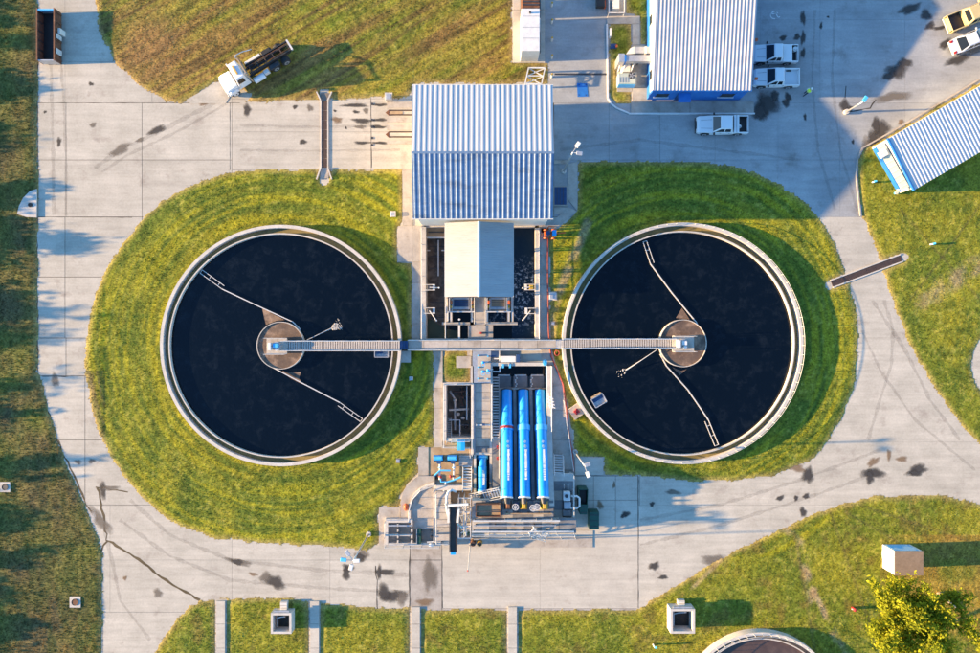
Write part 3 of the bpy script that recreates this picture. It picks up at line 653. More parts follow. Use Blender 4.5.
# ------------------------------------------------------------------ main process building
EZ=6.5; a=W(413,85.2,EZ); b=W(552.7,218.6,EZ); RX0,RX1,RYn,RYs=a.x,b.x,a.y,b.y; RYm=RYn*.47+RYs*.53; RZ=7.75
t=thing('process_building','large process building with ribbed white and blue gable roof above the basins','building',((RX0+RX1)/2,RYm,0))
w_=.28
wallm=MB(); n=5
prof=[(RYs+w_,-.05),(RYs+w_,EZ-.06),(RYm,RZ-.10),(RYn-w_,EZ-.06),(RYn-w_,-.05)]
vs=[(RX0+w_,y,z) for y,z in prof]+[(RX1-w_,y,z) for y,z in prof]
wallm.add(vs,[(0,1,2,3,4),(9,8,7,6,5),(0,5,6,1),(1,6,7,2),(2,7,8,3),(3,8,9,4)])
wl_=wallm.build('wall','cream_wall',t)
MB_=MB(); corr(MB_,(RX0,RYn,EZ),(RX1-RX0,0,0),(0,RYm-RYn,RZ-EZ),27,.035,.42); MB_.build('roof_slope','roof_white',t)['label']='pale white ribbed slope of the roof'
MB_=MB(); corr(MB_,(RX0,RYs,EZ),(RX1-RX0,0,0),(0,RYm-RYs,RZ-EZ),27,.045,.36); s2=MB_.build('roof_slope','roof_blue',t); s2['label']='blue ribbed slope with dark stains'
MB().add([(RX0-.02,RYm-.12,RZ+.03),(RX1+.02,RYm-.12,RZ+.03),(RX1+.02,RYm,RZ+.1),(RX0-.02,RYm,RZ+.1),(RX0-.02,RYm+.12,RZ+.03),(RX1+.02,RYm+.12,RZ+.03)],[(0,1,2,3),(3,2,5,4)]).build('ridge_cap','roof_blue',t)
for y in (RYn,RYs): MB().box(RX0-.05,y-.07,RX1+.05,y+.07,EZ-.2,EZ-.02).build('gutter','white_paint',t)
for i in range(4):
    x=RX0+1.6+i*3.4
    wd=MB().box(x,RYs+w_-.03,x+1.4,RYs+w_+.02,4.4,5.4).build('window','white_paint',wl_); MB().box(x+.1,RYs+w_-.05,x+1.3,RYs+w_-.032,4.5,5.3).build('pane','glass_dark',wd)
d_=MB().box(RX0+w_-.04,RYm-2.2,RX0+w_-.001,RYm+1.8,0,4.2).build('roller_door','galv',wl_)
d_=MB().box(RX1-w_+.001,RYs+1,RX1-w_+.05,RYs+2,0,2.1).build('door','blue_trim',wl_)
# ------------------------------------------------------------------ canopy over the basin
CEZ,CRZ=3.4,4.45
a=W(445,222.5,CEZ); b=W(513.3,297,CEZ); cx0,cx1,cyN,cyS=a.x,b.x,a.y-.05,b.y; cxm=(cx0+cx1)/2
t=thing('basin_canopy','white gable canopy standing over the middle of the aeration basin','canopy',(cxm,(cyN+cyS)/2,0))
r_=MB(); corr(r_,(cx0,cyS,CEZ),(0,cyN-cyS,0),(cxm-cx0,0,CRZ-CEZ),30,.022,.5); r_.build('roof_slope','roof_cream',t)
r_=MB(); corr(r_,(cx1,cyS,CEZ),(0,cyN-cyS,0),(cxm-cx1,0,CRZ-CEZ),30,.022,.5); r_.build('roof_slope','roof_cream',t)
MB().add([(cxm-.16,cyS-.02,CRZ-.0),(cxm,cyS-.02,CRZ+.06),(cxm+.16,cyS-.02,CRZ),(cxm-.16,cyN,CRZ),(cxm,cyN,CRZ+.06),(cxm+.16,cyN,CRZ)],[(0,1,4,3),(1,2,5,4)]).build('ridge_cap','white_paint',t)
for y in (cyS+.1,): MB().add([(cx0+.1,y,CEZ-.02),(cx1-.1,y,CEZ-.02),(cxm,y,CRZ-.05)],[(0,1,2)]).build('gable_panel','cream_wall',t)
for x in (cx0+.35,cx1-.35):
    MB().box(x-.08,cyS+.1,x+.08,cyN,CEZ-.25,CEZ-.02).build('eave_beam','galv',t)
    for i in range(4): y=cyS+.3+(cyN-cyS-.6)*i/3; MB().box(x-.09,y-.09,x+.09,y+.09,-.2,CEZ-.25).build('post','galv',t)
for x in (cx0,cx1): MB().box(x-.05,cyS,x+.05,cyN,CEZ-.14,CEZ-.03).build('fascia','white_paint',t)
# ------------------------------------------------------------------ office block
OZ=3.3; ox0=W(653,0,OZ).x; ox1=W(752,0,OZ).x; oyS=W(0,90.5,OZ).y; oyN=oyS+19; oym=(oyS+oyN)/2; orz=OZ+1.45
t=thing('office_building','blue office building with ribbed pale roof beside the parked pickups','building',((ox0+ox1)/2,oym,0))
prof=[(oyS+.12,-.05),(oyS+.12,OZ-.05),(oym,orz-.08),(oyN-.12,OZ-.05),(oyN-.12,-.05)]
wm=MB(); wm.add([(ox0+.12,y,z) for y,z in prof]+[(ox1-.12,y,z) for y,z in prof],[(0,1,2,3,4),(9,8,7,6,5),(0,5,6,1),(1,6,7,2),(2,7,8,3),(3,8,9,4)]); wo=wm.build('wall','blue_trim',t)
MB().add([(ox0+.11,oyS+.4,1.5),(ox0+.11,oyN-.4,1.5),(ox0+.11,oyN-.4,3.2),(ox0+.11,oym,4.6),(ox0+.11,oyS+.4,3.2)],[(0,4,3,2,1)]).build('upper_cladding','white_paint',wo)
r_=MB(); corr(r_,(ox0,oyS,OZ),(ox1-ox0,0,0),(0,oym-oyS,orz-OZ),27,.032,.4); r_.build('roof_slope','roof_office',t)
r_=MB(); corr(r_,(ox0,oyN,OZ),(ox1-ox0,0,0),(0,oym-oyN,orz-OZ),27,.032,.4); r_.build('roof_slope','roof_office',t)
MB().box(ox0-.04,oyS-.06,ox1+.04,oyS+.08,OZ-.16,OZ-.015).build('gutter','blue_trim',t)
MB().add([(ox0-.06,oyS,OZ-.16),(ox0-.06,oyS,OZ+.05),(ox0-.06,oym,orz+.05),(ox0-.06,oym,orz-.16),(ox0+.05,oyS,OZ-.16),(ox0+.05,oyS,OZ+.05),(ox0+.05,oym,orz+.05),(ox0+.05,oym,orz-.16)],[(3,2,1,0),(4,5,6,7),(1,2,6,5),(0,4,7,3)]).build('verge_trim','white_paint',t)
for px0,px1 in ((656,670),(721,736)):
    x0=W(px0,0,2).x; x1=W(px1,0,2).x
    wd=MB().box(x0,oyS+.06,x1,oyS+.119,1.1,2.2).build('window','blue_trim',wo); MB().box(x0+.08,oyS+.04,x1-.08,oyS+.059,1.18,2.12).build('pane','glass_dark',wd); MB().box(x0-.08,oyS-.02,x1+.08,oyS+.118,1.02,1.09).build('sill','white_paint',wd)
x0=W(676,0,1.2).x; x1=W(685,0,1.2).x
dd=MB().box(x0,oyS+.05,x1,oyS+.119,.02,2.15).build('door','navy_cover',wo); MB().box(x1-.16,oyS+.0,x1-.1,oyS+.049,1.0,1.12).build('handle','galv',dd)
for k in range(7): MB().box(x0-.1+.22*k*0,oyS-.95+.0*k,x1+.25,oyS+.04,2.35,2.42).build('door_canopy','blue_trim',wo) if k==0 else None
for py in (20,75):
    y=W(0,py,2.2).y
    wd=MB().box(ox0+.05,y-.6,ox0+.109,y+.6,1.7,2.7).build('window','white_paint',wo); MB().box(ox0+.03,y-.5,ox0+.049,y+.5,1.78,2.62).build('pane','glass_dark',wd)
for px_,py_ in ((753,41),(753,80)):  # small flood lamps on the east eave
    c=W(px_,py_,3.0); lm=MB().bar((c.x-.3,c.y,3.0),(c.x+.35,c.y+.15,3.0),.08).build('lamp_bracket','white_paint',wo); MB().box(c.x+.2,c.y+.02,c.x+.5,c.y+.28,2.85,3.05).build('lamp_head','orange_paint',lm)
# ------------------------------------------------------------------ metal shed, skewed on the right
SZ=3.3; A=W(888,138.8,SZ); Bp=W(980,86,SZ); Cp=W(915,189.8,SZ-.35)
e1=Vector((Bp.x-A.x,Bp.y-A.y,0)).normalized(); e2=Vector((Cp.x-A.x,Cp.y-A.y,0)).normalized(); e2=(e2-e1*e2.dot(e1)).normalized(); wS=(Vector((Cp.x-A.x,Cp.y-A.y,0))).length
t=thing('metal_shed','long metal shed with striped white roof standing skewed at the right edge','shed',(A.x+e1.x*8+e2.x*3,A.y+e1.y*8+e2.y*3,0))
Ls=19.0
def SP(u,v,z): return Vector((A.x+e1.x*u+e2.x*v,A.y+e1.y*u+e2.y*v,z))
r_=MB(); corr(r_,SP(0,0,SZ),e1*Ls,SP(0,wS,SZ-.5)-SP(0,0,SZ),48,.035,.42); r_.build('roof_sheet','roof_shed',t)
wm=MB(); q=[SP(.15,.15,-.05),SP(Ls-.15,.15,-.05),SP(Ls-.15,wS-.15,-.05),SP(.15,wS-.15,-.05),SP(.15,.15,SZ-.06),SP(Ls-.15,.15,SZ-.06),SP(Ls-.15,wS-.15,SZ-.55),SP(.15,wS-.15,SZ-.55)]
wm.add(q,[(3,2,1,0),(4,5,6,7),(0,1,5,4),(1,2,6,5),(2,3,7,6),(3,0,4,7)]); ws=wm.build('wall','cream_wall',t)
MB().bar(SP(-.03,-.05,SZ-.02),SP(-.03,wS+.05,SZ-.52),.12,.26).build('verge_trim','blue_trim',t)
# lean-to
lz=2.5; P1=W(876.2,147.0,lz-.25); P2=W(900.3,191.3,lz-.25)
du=-( (P1-A).dot(e1)); v0=(Vector((P1.x-A.x,P1.y-A.y,0))).dot(e2); v1=(Vector((P2.x-A.x,P2.y-A.y,0))).dot(e2)
r_=MB(); corr(r_,SP(-du,v0,lz-.25),e2*(v1-v0),SP(-.02,v0,lz)-SP(-du,v0,lz-.25),9,.03,.3); lr=r_.build('lean_to_roof','roof_green',t)
wm=MB(); dw=-du+.95; q=[SP(dw,v0+.12,-.05),SP(.1,v0+.12,-.05),SP(.1,v1-.12,-.05),SP(dw,v1-.12,-.05),SP(dw,v0+.12,lz-.24),SP(.1,v0+.12,lz-.05),SP(.1,v1-.12,lz-.05),SP(dw,v1-.12,lz-.24)]
wm.add(q,[(3,2,1,0),(4,5,6,7),(0,1,5,4),(1,2,6,5),(2,3,7,6),(3,0,4,7)]); wm.build('lean_to_wall','blue_trim',t)
MB().bar(SP(-du-.04,v0,lz-.32),SP(-du-.04,v1,lz-.32),.07,.1).build('lean_to_gutter','blue_trim',t)
c=W(883.3,153.6,lz); uu=(Vector((c.x-A.x,c.y-A.y,0))).dot(e1); vv=(Vector((c.x-A.x,c.y-A.y,0))).dot(e2)
MB().prism([tuple(SP(uu+a_,vv+b_,0))[:2] for a_,b_ in ((-.42,-.35),(.42,-.35),(.42,.35),(-.42,.35))],lz-.2,lz+.10).build('skylight','white_paint',lr)
# ------------------------------------------------------------------ small block house
BZ=2.3; a=W(894.6,551,BZ); b=W(923.5,575.4,BZ)
t=thing('block_house','small square block house with flat tan roof above the tree','outbuilding',((a.x+b.x)/2,(a.y+b.y)/2,0))
wm=MB().box(a.x+.03,b.y+.03,b.x-.03,a.y-.03,-.05,BZ-.08).build('wall','white_paint',t)
MB().box(a.x+.25,a.y-.031,b.x-.3,a.y-.012,.3,BZ-.35).build('wall_panel','blue_white_mix',wm)  # thin sheet in mixed blue and white on the north wall
MB().box(a.x,b.y,b.x,a.y,BZ-.08,BZ).build('roof','block_tan',t,bevel=.015)
MB().box(a.x-.015+.01,b.y+1.0,a.x+.029,b.y+1.9,0,1.9).build('door','white_paint',wm)
MB().box(a.x+.0,b.y+1.7,a.x+.028,b.y+2.0,1.2,1.35).build('sign_plate','blue_white_mix',wm)
# ------------------------------------------------------------------ footpaths
walk=struct(MB().pprism([(402.8,170),(412,170),(412,226),(402.8,226)],-.04,.03).build('sidewalk','walk_concrete'))
def panel(pts,z=.07,m='walk_concrete',parent=None,name='concrete_slab',z0=-.04):
    cx=sum(p[0] for p in pts)/len(pts); cy=sum(p[1] for p in pts)/len(pts)
    q=[(p[0]+(.18 if p[0]<cx else -.18),p[1]+(.18 if p[1]<cy else -.18)) for p in pts]
    return MB().pprism(q,z0,z).build(name,m,parent or walk)
def rp(x0,y0,x1,y1,**k): return panel([(x0,y0),(x1,y0),(x1,y1),(x0,y1)],**k)
for y0,y1 in ((170,198),(198,226)): rp(402.5,y0,412.5,y1)
rp(398,226,412,262,z=.10); rp(412,226,421.5,262,z=.10)
for y0,y1 in ((262,283),(283,304),(304,322),(322,339)): rp(412,y0,421.5,y1)
for y0,y1 in ((351,374),(374,388),(388,408),(408,428),(428,447)): rp(434,y0,442.8,y1)
rp(456,356,471,368,z=.16); rp(467,349,472,356,z=.12)
for y0,y1 in ((228,255),(255,285),(285,315),(315,340)): rp(540,y0,549,y1)
panel([(541,340),(550,340),(556,365),(541,365)]); panel([(552,365),(557,365),(563,385),(552,385)]); panel([(552,385),(563,385),(569,410),(552,410)]); panel([(552,410),(569,410),(573,440),(552,440)]); panel([(552,440),(573,440),(575,470),(552,470)])
panel([(568,164),(577.6,162),(577.6,211),(568,200)]); panel([(577.6,211),(550,233),(541,233),(541,226),(554,220),(568,207)]); rp(554,207,568,214,z=.055); rp(554,160,568,164)
rp(575,457.5,603.5,475,z=.10,m='pad_concrete')
for x in (216,310,411,508):
    for j,(y0,y1) in enumerate(((601 if x<400 else 607,624),(624,648),(648,672),(672,700))): rp(x,y0,x+9,y1,z=.17,m='pad_concrete')
for p_ in ([(513,-40),(545,-40),(545,10),(513,10)],[(513,10),(545,10),(545,63),(513,63)]): panel(p_,z=.12,m='pad_concrete')
# around the office
rp(631,101.5,690,113,z=.12); rp(690,101.5,754,113,z=.12); rp(632,88,652,101.5,z=.10); rp(617,80,632,92,z=.10); rp(632,60,652,88,z=.09)
panel([(607,16),(640,16),(640,24),(607,24)],z=.10); rp(632,24,640,45,z=.10); rp(607,-4,625,14,z=.10); rp(632,45,651,60,z=.10)
MB().pprism([(629,112.8),(755,112.8),(755,114.2),(629,114.2)],-.04,.16).build('kerb','white_paint',walk)
kb=MB(); kp=[W(607,24,.14),W(608,98,.14),W(611,103.5,.14),W(617,108,.14),W(629,113,.14)]
for i in range(4): kb.bar(kp[i]-Vector((0,0,.07)),kp[i+1]-Vector((0,0,.07)),.16,.14)
kb.build('kerb','white_paint',walk)
kb=MB(); kp=[W(a_,b_,.12) for a_,b_ in ((980,79),(940,103),(905,124),(877,140),(863,148),(858,158),(856.5,175),(859,198),(861,216))]
for i in range(8): kb.bar(kp[i]-Vector((0,0,.08)),kp[i+1]-Vector((0,0,.08)),.16,.16)
kb.build('kerb','walk_concrete',walk)
# ------------------------------------------------------------------ aeration basin
ab=thing('aeration_basin','rectangular concrete basin with dark channels below the large building','basin',W(481,283))
def part(par,name,m,px0,py0,px1,py1,z0,z1,**k): return MB().pbox(px0,py0,px1,py1,z0,z1).build(name,m,par,**k)
part(ab,'floor','dark_concrete',423,222,540,342,-3.8,-3.6)
part(ab,'wall','wall_concrete',421.6,227,425.8,340,-3.6,.35); part(ab,'wall','wall_concrete',535.2,228,539.6,340,-3.6,.35)
part(ab,'wall','wall_concrete',425.9,222,535.1,227.4,-3.6,-.1); part(ab,'wall','wall_concrete',425.9,338.6,535.1,341,-3.6,.3)
part(ab,'dividing_wall','wall_concrete',445,227.6,447.6,322,-3.6,.2); part(ab,'dividing_wall','wall_concrete',511,227.6,513.4,322,-3.6,.2)
part(ab,'covered_deck','grey_concrete',447.8,227.6,510.8,297,-.4,.12)
part(ab,'centre_deck','walk_concrete',475,297.2,485,325,-3.6,.28); part(ab,'centre_deck','walk_concrete',468,325.2,493,338.4,-3.6,.28)
part(ab,'bay_deck','dark_concrete',447.8,297.2,474.8,312.5,-.5,-.25); part(ab,'bay_deck','tan_concrete',485.2,297.2,510.8,312.5,-.5,-.12)
part(ab,'beam','walk_concrete',442,322.2,470,325,-.2,.42); part(ab,'beam','walk_concrete',486,322.2,517.5,325,-.2,.42)
part(ab,'ledge','tan_concrete',426,227.6,445,236.8,-1.4,-.5); part(ab,'ledge_rail','rail_metal',425.9,236.9,445,238.2,-.7,-.3); part(ab,'ledge_beam','steel_dark',428,231.5,445,232.6,-.5,-.35)
part(ab,'channel_pipe','rail_metal',437.6,240,439.0,276,-1.5,-1.2)
part(ab,'pipe_bracket','white_paint',426,250,430,251,-1.2,-1.0); part(ab,'pipe_bracket','white_paint',441.5,250,445,251,-1.2,-1.0)
for y in (246,256,268,302,308,317): part(ab,'channel_brace','steel_dark',430,y,445,y+.7,-1.55,-1.40)
for px_ in (451,472): part(ab,'bay_wall','wall_concrete',px_-1.2,297.4,px_+1.0,322,-3.6,.26)
for px_ in (487,508.5): part(ab,'bay_wall','wall_concrete',px_-1.0,297.4,px_+1.2,322,-3.6,.26)
part(ab,'standpipe','white_paint',458.2,325.2,460.2,339.4,.05,.2); MB().cyl(*W(459.2,319.5,.6)[:2],.12,-1,.6,10).build('standpipe_cap','white_paint',ab)
def sheet(pts,z,m,name='water'): return struct(MB().pprism(pts,z-.3,z).build(name,m))
def rsheet(x0,y0,x1,y1,z,m,name='water'):
    return struct(MB().pprism([(x0,y0),(x1,y0),(x1,y1),(x0,y1)],z-.3,z).build(name,m))
rsheet(425,227,446.5,342,-1.7,'water_murky'); sheet([(426,318),(432,320),(440,325),(446,329),(458,331),(458,341),(426,341)],-1.62,'water_green')
rsheet(447,312,474.5,323,-1.3,'water_still'); rsheet(446.5,324,468.5,342,-1.75,'water_still'); rsheet(485.5,312,511,323,-1.0,'water_foam')
rsheet(512,226,537,341,-.75,'water_foam'); rsheet(492.5,324,512.5,341,-.78,'water_still')
# mechanical screens under the canopy's open end
def screen(label,x0,x1,y0,y1,m1,m2):
    c=W((x0+x1)/2,(y0+y1)/2); t=thing('bar_screen',label,'screen',(c.x,c.y,-.2))
    part(t,'chute','galv',x0+5,y0,x1-5,y1-2,-.2,.25); part(t,'chute_plate',m1,x0+6,y0+2,x1-6,y1-5,.25,.32)
    for x in (x0+1,x1-4): part(t,'side_frame','rail_metal',x,y0,x+1,y1,-.2,.7); part(t,'motor',m2,x+.9,y0+3,x+3.4,y0+7,-.1,.75,bevel=.05); part(t,'gearbox','yellow_paint',x+1,y0+8,x+3,y0+10.5,-.1,.6,bevel=.03)
    part(t,'cross_beam','rail_metal',x0,y1-.5,x1,y1+.9,.1,.5); part(t,'conduit','white_paint',x0+4,y0+1,x0+4.8,y1-1,.3,.4)
    for k in range(4): part(t,'rake_bar','steel_dark',x0+6,y0+2.5+k*2.1,x1-6,y0+3+k*2.1,.33,.37)
screen('mechanical bar screen in the left bay south of the canopy',447.8,474.5,297.5,311.5,'navy_cover','rust')
screen('mechanical bar screen in the right bay south of the canopy',485.5,510.8,297.5,311.5,'tan_concrete','orange_paint')
part(ab,'sampler','red_paint',479.8,332,481.6,334,.28,.8); part(ab,'sampler_arm','steel_dark',481.6,332.6,488,333.3,.35,.45)
# gate hoists on the basin edge
def hoist(label,px,py,side,ax,ay,box):
    c=W(px,py,.5); t=thing('gate_hoist',label,'hoist',(c.x,c.y,.3),0,'gate hoists on the basin edge')
    for dy in (-3,2.4): part(t,'bracket','rail_metal',px-5.5,py+dy,px+5.5,py+dy+.8,.32,.5)
    part(t,'gearbox',box,px-1.5-side*1,py-2,px+2.5-side*1,py+2,.35,.95,bevel=.05); part(t,'hoist_plate','white_paint',px-5.5 if side<0 else px+3,py-3,px-3 if side<0 else px+5.5,py+3.1,.33,.52)
    a_=W(px,py,1.0); b_=W(ax,ay,1.0); MB().tube([a_,b_],.06,6).build('crank_arm','rail_metal',t); MB().ell(b_,.1,.1,.1,8,6).build('crank_knob','white_paint',t)
hoist('gate hoist on the left basin wall beside the canopy',429.5,287.3,1,439,287.8,'steel_dark'); hoist('gate hoist on the left basin wall near the footway, arm slanting down',429.5,310.5,1,436.5,320.5,'steel_dark')
hoist('gate hoist on the right basin wall with tan gearbox',530,287,-1,523,288,'yellow_paint'); hoist('gate hoist on the right basin wall near the footway, arm slanting down',530.5,310.8,-1,523,320,'black')
prail('pipe railing along the left wall of the aeration basin',[(422.3,229),(422.3,339)],.35); prail('pipe railing along the right wall of the aeration basin',[(538.8,232),(538.8,339)],.35)
prail('pipe railing beside the left screen bay',[(446,298),(446,338)],.2); prail('pipe railing in the left channel beside the screens',[(448.6,312),(448.6,321)],.26)
for n_,x in (('left',474.5),('right',485.5)): prail('pipe railing on the %s side of the centre deck'%n_,[(x,298),(x,324)],.28,h=.95)
# ------------------------------------------------------------------ footway joining the two tanks
fw=thing('footway','raised concrete footway joining the two settling tanks across the plant','footway',W(481,345))
xs=[408,424,448,460.5,481,500,518.5,537.5,556]
for i in range(len(xs)-1):
    a_,b_=xs[i],xs[i+1]
    o=part(fw,'deck_panel','grating' if i==1 else 'walk_concrete',a_+.15,341.2,b_-.15,348.8,.75,.95)
    if i==1: o['label']='grey grated panel'
part(fw,'edge_beam','wall_concrete',408,349,541,350.6,.55,1.06); part(fw,'edge_beam','wall_concrete',408,339.6,556,341,.55,1.02)
for x in (410,440,475,505,545): part(fw,'pier','wall_concrete',x,342,x+4,348.5,-.05,.74)
for k in range(3): part(fw,'step','navy_cover',399.5+k*2.8,341,402.1+k*2.8,349.6,.8,1.40-k*.14)
for k in range(4): part(fw,'step','galv',556.5+k*1.6,339.5,557.9+k*1.6,349,.8,1.0+k*.12)
o=part(fw,'landing','galv',550,339.8,563,349.2,.5,.93)
prail('pipe railing along the south edge of the raised footway',[(409,349.8),(472,349.8)],1.06); prail('pipe railing along the north edge of the raised footway',[(409,340.3),(468,340.3)],1.02); prail('pipe railing on the footway between basin and pump pit',[(494,340.3),(555,340.3)],1.02); prail('pipe railing above the pump pit on the south footway edge',[(494,349.8),(540,349.8)],1.06)
t=thing('tank_landing','square concrete landing beside the left tank under the bridge end','platform',W(405,356)); part(t,'slab','walk_concrete',397.5,351,410.5,362.5,.35,.6); part(t,'leg','wall_concrete',400,352,408,361,-.05,.35)
t=thing('manhole_platform','square concrete stand with red valve beside the right tank','platform',W(576,411))
c=W(576.5,411.5,.5); MB().prism([(c.x+.95*math.cos(R(a_)),c.y+.95*math.sin(R(a_))) for a_ in (-10,80,170,260)],-.05,.5).build('slab','walk_concrete',t)
for k in range(4): MB().cyl(c.x+.2*math.cos(k*1.57),c.y+.2*math.sin(k*1.57),.14,.5,.75,10).build('valve_wheel','red_paint',t)
t=thing('hose_coil','coiled orange hose by the end of the right bridge','hose',W(557,352)); MB().tube([W(557+2.2*math.cos(k*.5),353+2.6*math.sin(k*.5),.12+.01*k) for k in range(26)],.05,6).build('coil','hose_red',t,smooth=True)
tag(MB().tube([W(a_,b_,.12) for a_,b_ in ((548,238),(547.6,262),(548,300),(548.5,330),(549.5,345),(551,356),(556,368),(563,384),(566,404),(567.5,425),(570,440),(573,458),(574,472))],.075,6).build('hose','hose_red',smooth=True),'long red hose lying along the right path beside the basin','hose')
# ------------------------------------------------------------------ pump station
ps=thing('pump_station','concrete pump station pit with inclined channels below the footway','pump station',W(520,430))
part(ps,'floor','dark_concrete',441,362,556,510,-4.2,-4.0)
part(ps,'filler_block','walk_concrete',443,366,471,382.6,-4,-.045); part(ps,'centre_block','grey_concrete',471,366,491,455,-4,-.02); part(ps,'service_block','tan_concrete',443,441,474,505,-4,.05)
part(ps,'south_block','dark_concrete',474,496,491,505,-4,.1)
part(ps,'wall','wall_concrete',490.4,366,492.4,440,-4,.34); part(ps,'wall','wall_concrete',491,362.6,547,366,-4,.32)
part(ps,'wall','wall_concrete',473.6,455,476,496,-4,.4); part(ps,'wall','wall_concrete',489.6,440.2,492,496,-4,.4); part(ps,'wall','wall_concrete',475,452.6,491,455,-4,.3)
def Yp(py,z): return W(490,py,z).y
def Xp(px,z): return W(px,400,z).x
MB().yz([(Yp(366,.3),-4),(Yp(366,.3),.34),(Yp(430,.34),.34),(Yp(506,3.0),3.0),(Yp(506,3.0),-4)],Xp(547,.3),Xp(552,.3)).build('wall','wall_concrete',ps)
MB().yz([(Yp(374,-2.4),-4),(Yp(374,-2.4),-2.4),(Yp(506,2.5),2.4),(Yp(506,2.5),-4)],Xp(492.5,.3),Xp(546.9,.3)).build('inclined_floor','grey_concrete',ps)
for k,(xa,xb) in enumerate(((499.5,501),(513.5,516.5),(530,533))):
    MB().yz([(Yp(389,-1.2),-2.5),(Yp(389,-1.2),-1.2),(Yp(500,3.0),3.0),(Yp(500,3.0),1.5)],Xp(xa,0),Xp(xb,0)).build('trough_wall','grey_concrete',ps)
part(ps,'trough_sill','walk_concrete',493,388,546.8,389.4,-2.2,-1.15)
rsheet(492.6,366,546.8,376.5,-2.3,'water_still'); rsheet(476.1,455.1,489.5,496,-1.5,'water_still')
# steel floor pieces at the intake
for k in range(3): part(ps,'intake_plate','grey_concrete',497+k*16.5,376,511+k*16.5,387.6,-2.3,-1.7); part(ps,'intake_lip','rail_metal',498+k*16.5,374.6,510+k*16.5,375.8,-2.2,-1.6)
for px_ in (516,531.5):
    ch=MB()
    for k in range(7): ch.ell(W(px_+.8*math.sin(k*1.9),376+k*2.0,-1.5),.1,.1,.05,6,4)
    ch.build('lifting_chain','white_paint',ps)
for px_ in (503,510): part(ps,'float_box','pump_blue_light',px_-1,364,px_+1,368,-.4,.42)
part(ps,'gauge_frame','rail_metal',492.8,371,500.4,372.2,.1,.3); part(ps,'gauge_frame','rail_metal',499.2,365.5,500.4,371,.1,.3)
# stair down beside the pumps
st=thing('pit_stair','steel stair descending beside the left large screw pump','stair',W(495,420))
for k in range(24):
    y=377+k*2.72; z=-1.75+k*.088; part(st,'tread','rail_metal',493,y,498.8,y+1.3,z,z+.06)
for x in (492.7,499): MB().bar(W(x,377,-1.8),W(x,442,.4),.06,.22).build('stringer','rail_metal',st)
# screw pumps
def screw(label,px0,py0,z0,px1,py1,z1,r,red=False,name='screw_pump'):
    a_=W(px0,py0,z0); b_=W(px1,py1,z1); d=b_-a_; t=thing(name,label,'pump',(a_.x,a_.y,a_.z),0,'blue screw pump tubes' if r>.5 else None)
    m_=a_+d*.37
    MB().tube([a_,m_],r*.95,28).build('lower_tube','pump_blue',t,smooth=True,auto=40); MB().tube([m_,b_],r*1.04,28).build('upper_tube','pump_blue',t,smooth=True,auto=40)
    dn=d.normalized()
    if r>.5:
        MB().tube([m_-dn*.3,m_+dn*.3],r*1.17,28).build('collar','pump_blue_light' if not red else 'pump_blue',t,smooth=True,auto=40)
        if red: MB().tube([m_-dn*.14,m_+dn*.14],r*1.2,28).build('red_band','red_paint',t,smooth=True,auto=40)
    else: MB().tube([a_+dn*.25,a_+dn*.75],r*1.35,20).build('collar','pump_blue_light',t,smooth=True,auto=40)
    up=Vector((0,0,1)); sd=dn.cross(up).normalized(); nn=sd.cross(dn).normalized()
    # broken white strip along the crown of the tube
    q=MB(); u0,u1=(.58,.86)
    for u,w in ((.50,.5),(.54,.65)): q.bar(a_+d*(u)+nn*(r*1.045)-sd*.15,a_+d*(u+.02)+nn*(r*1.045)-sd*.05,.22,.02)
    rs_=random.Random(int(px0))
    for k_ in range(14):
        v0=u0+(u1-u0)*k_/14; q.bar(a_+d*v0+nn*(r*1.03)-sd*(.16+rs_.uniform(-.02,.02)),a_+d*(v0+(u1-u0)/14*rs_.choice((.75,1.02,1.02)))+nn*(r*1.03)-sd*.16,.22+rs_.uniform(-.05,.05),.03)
    q.bar(a_+d*.55+nn*(r*1.03)-sd*.2,a_+d*.565+nn*(r*1.03)-sd*.1,.2,.03); q.build('white_strip','white_paint',t)
    MB().tube([b_,b_+dn*.12],r*1.12,24).build('end_flange','white_paint',t); MB().tube([b_+dn*.12,b_+dn*.7],[.3,.16],14).build('shaft_housing','steel_dark',t)
    MB().tube([a_-dn*.02,a_+dn*.1],r*1.06,24).build('inlet_ring','steel_dark',t)
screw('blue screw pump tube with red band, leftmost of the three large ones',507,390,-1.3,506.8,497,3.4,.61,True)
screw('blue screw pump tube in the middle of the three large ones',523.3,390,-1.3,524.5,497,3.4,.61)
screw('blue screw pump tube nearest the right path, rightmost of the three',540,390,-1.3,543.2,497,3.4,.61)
screw('short blue screw pump tube left of the three large ones',482.6,452,-.5,482.2,492,1.5,.46)
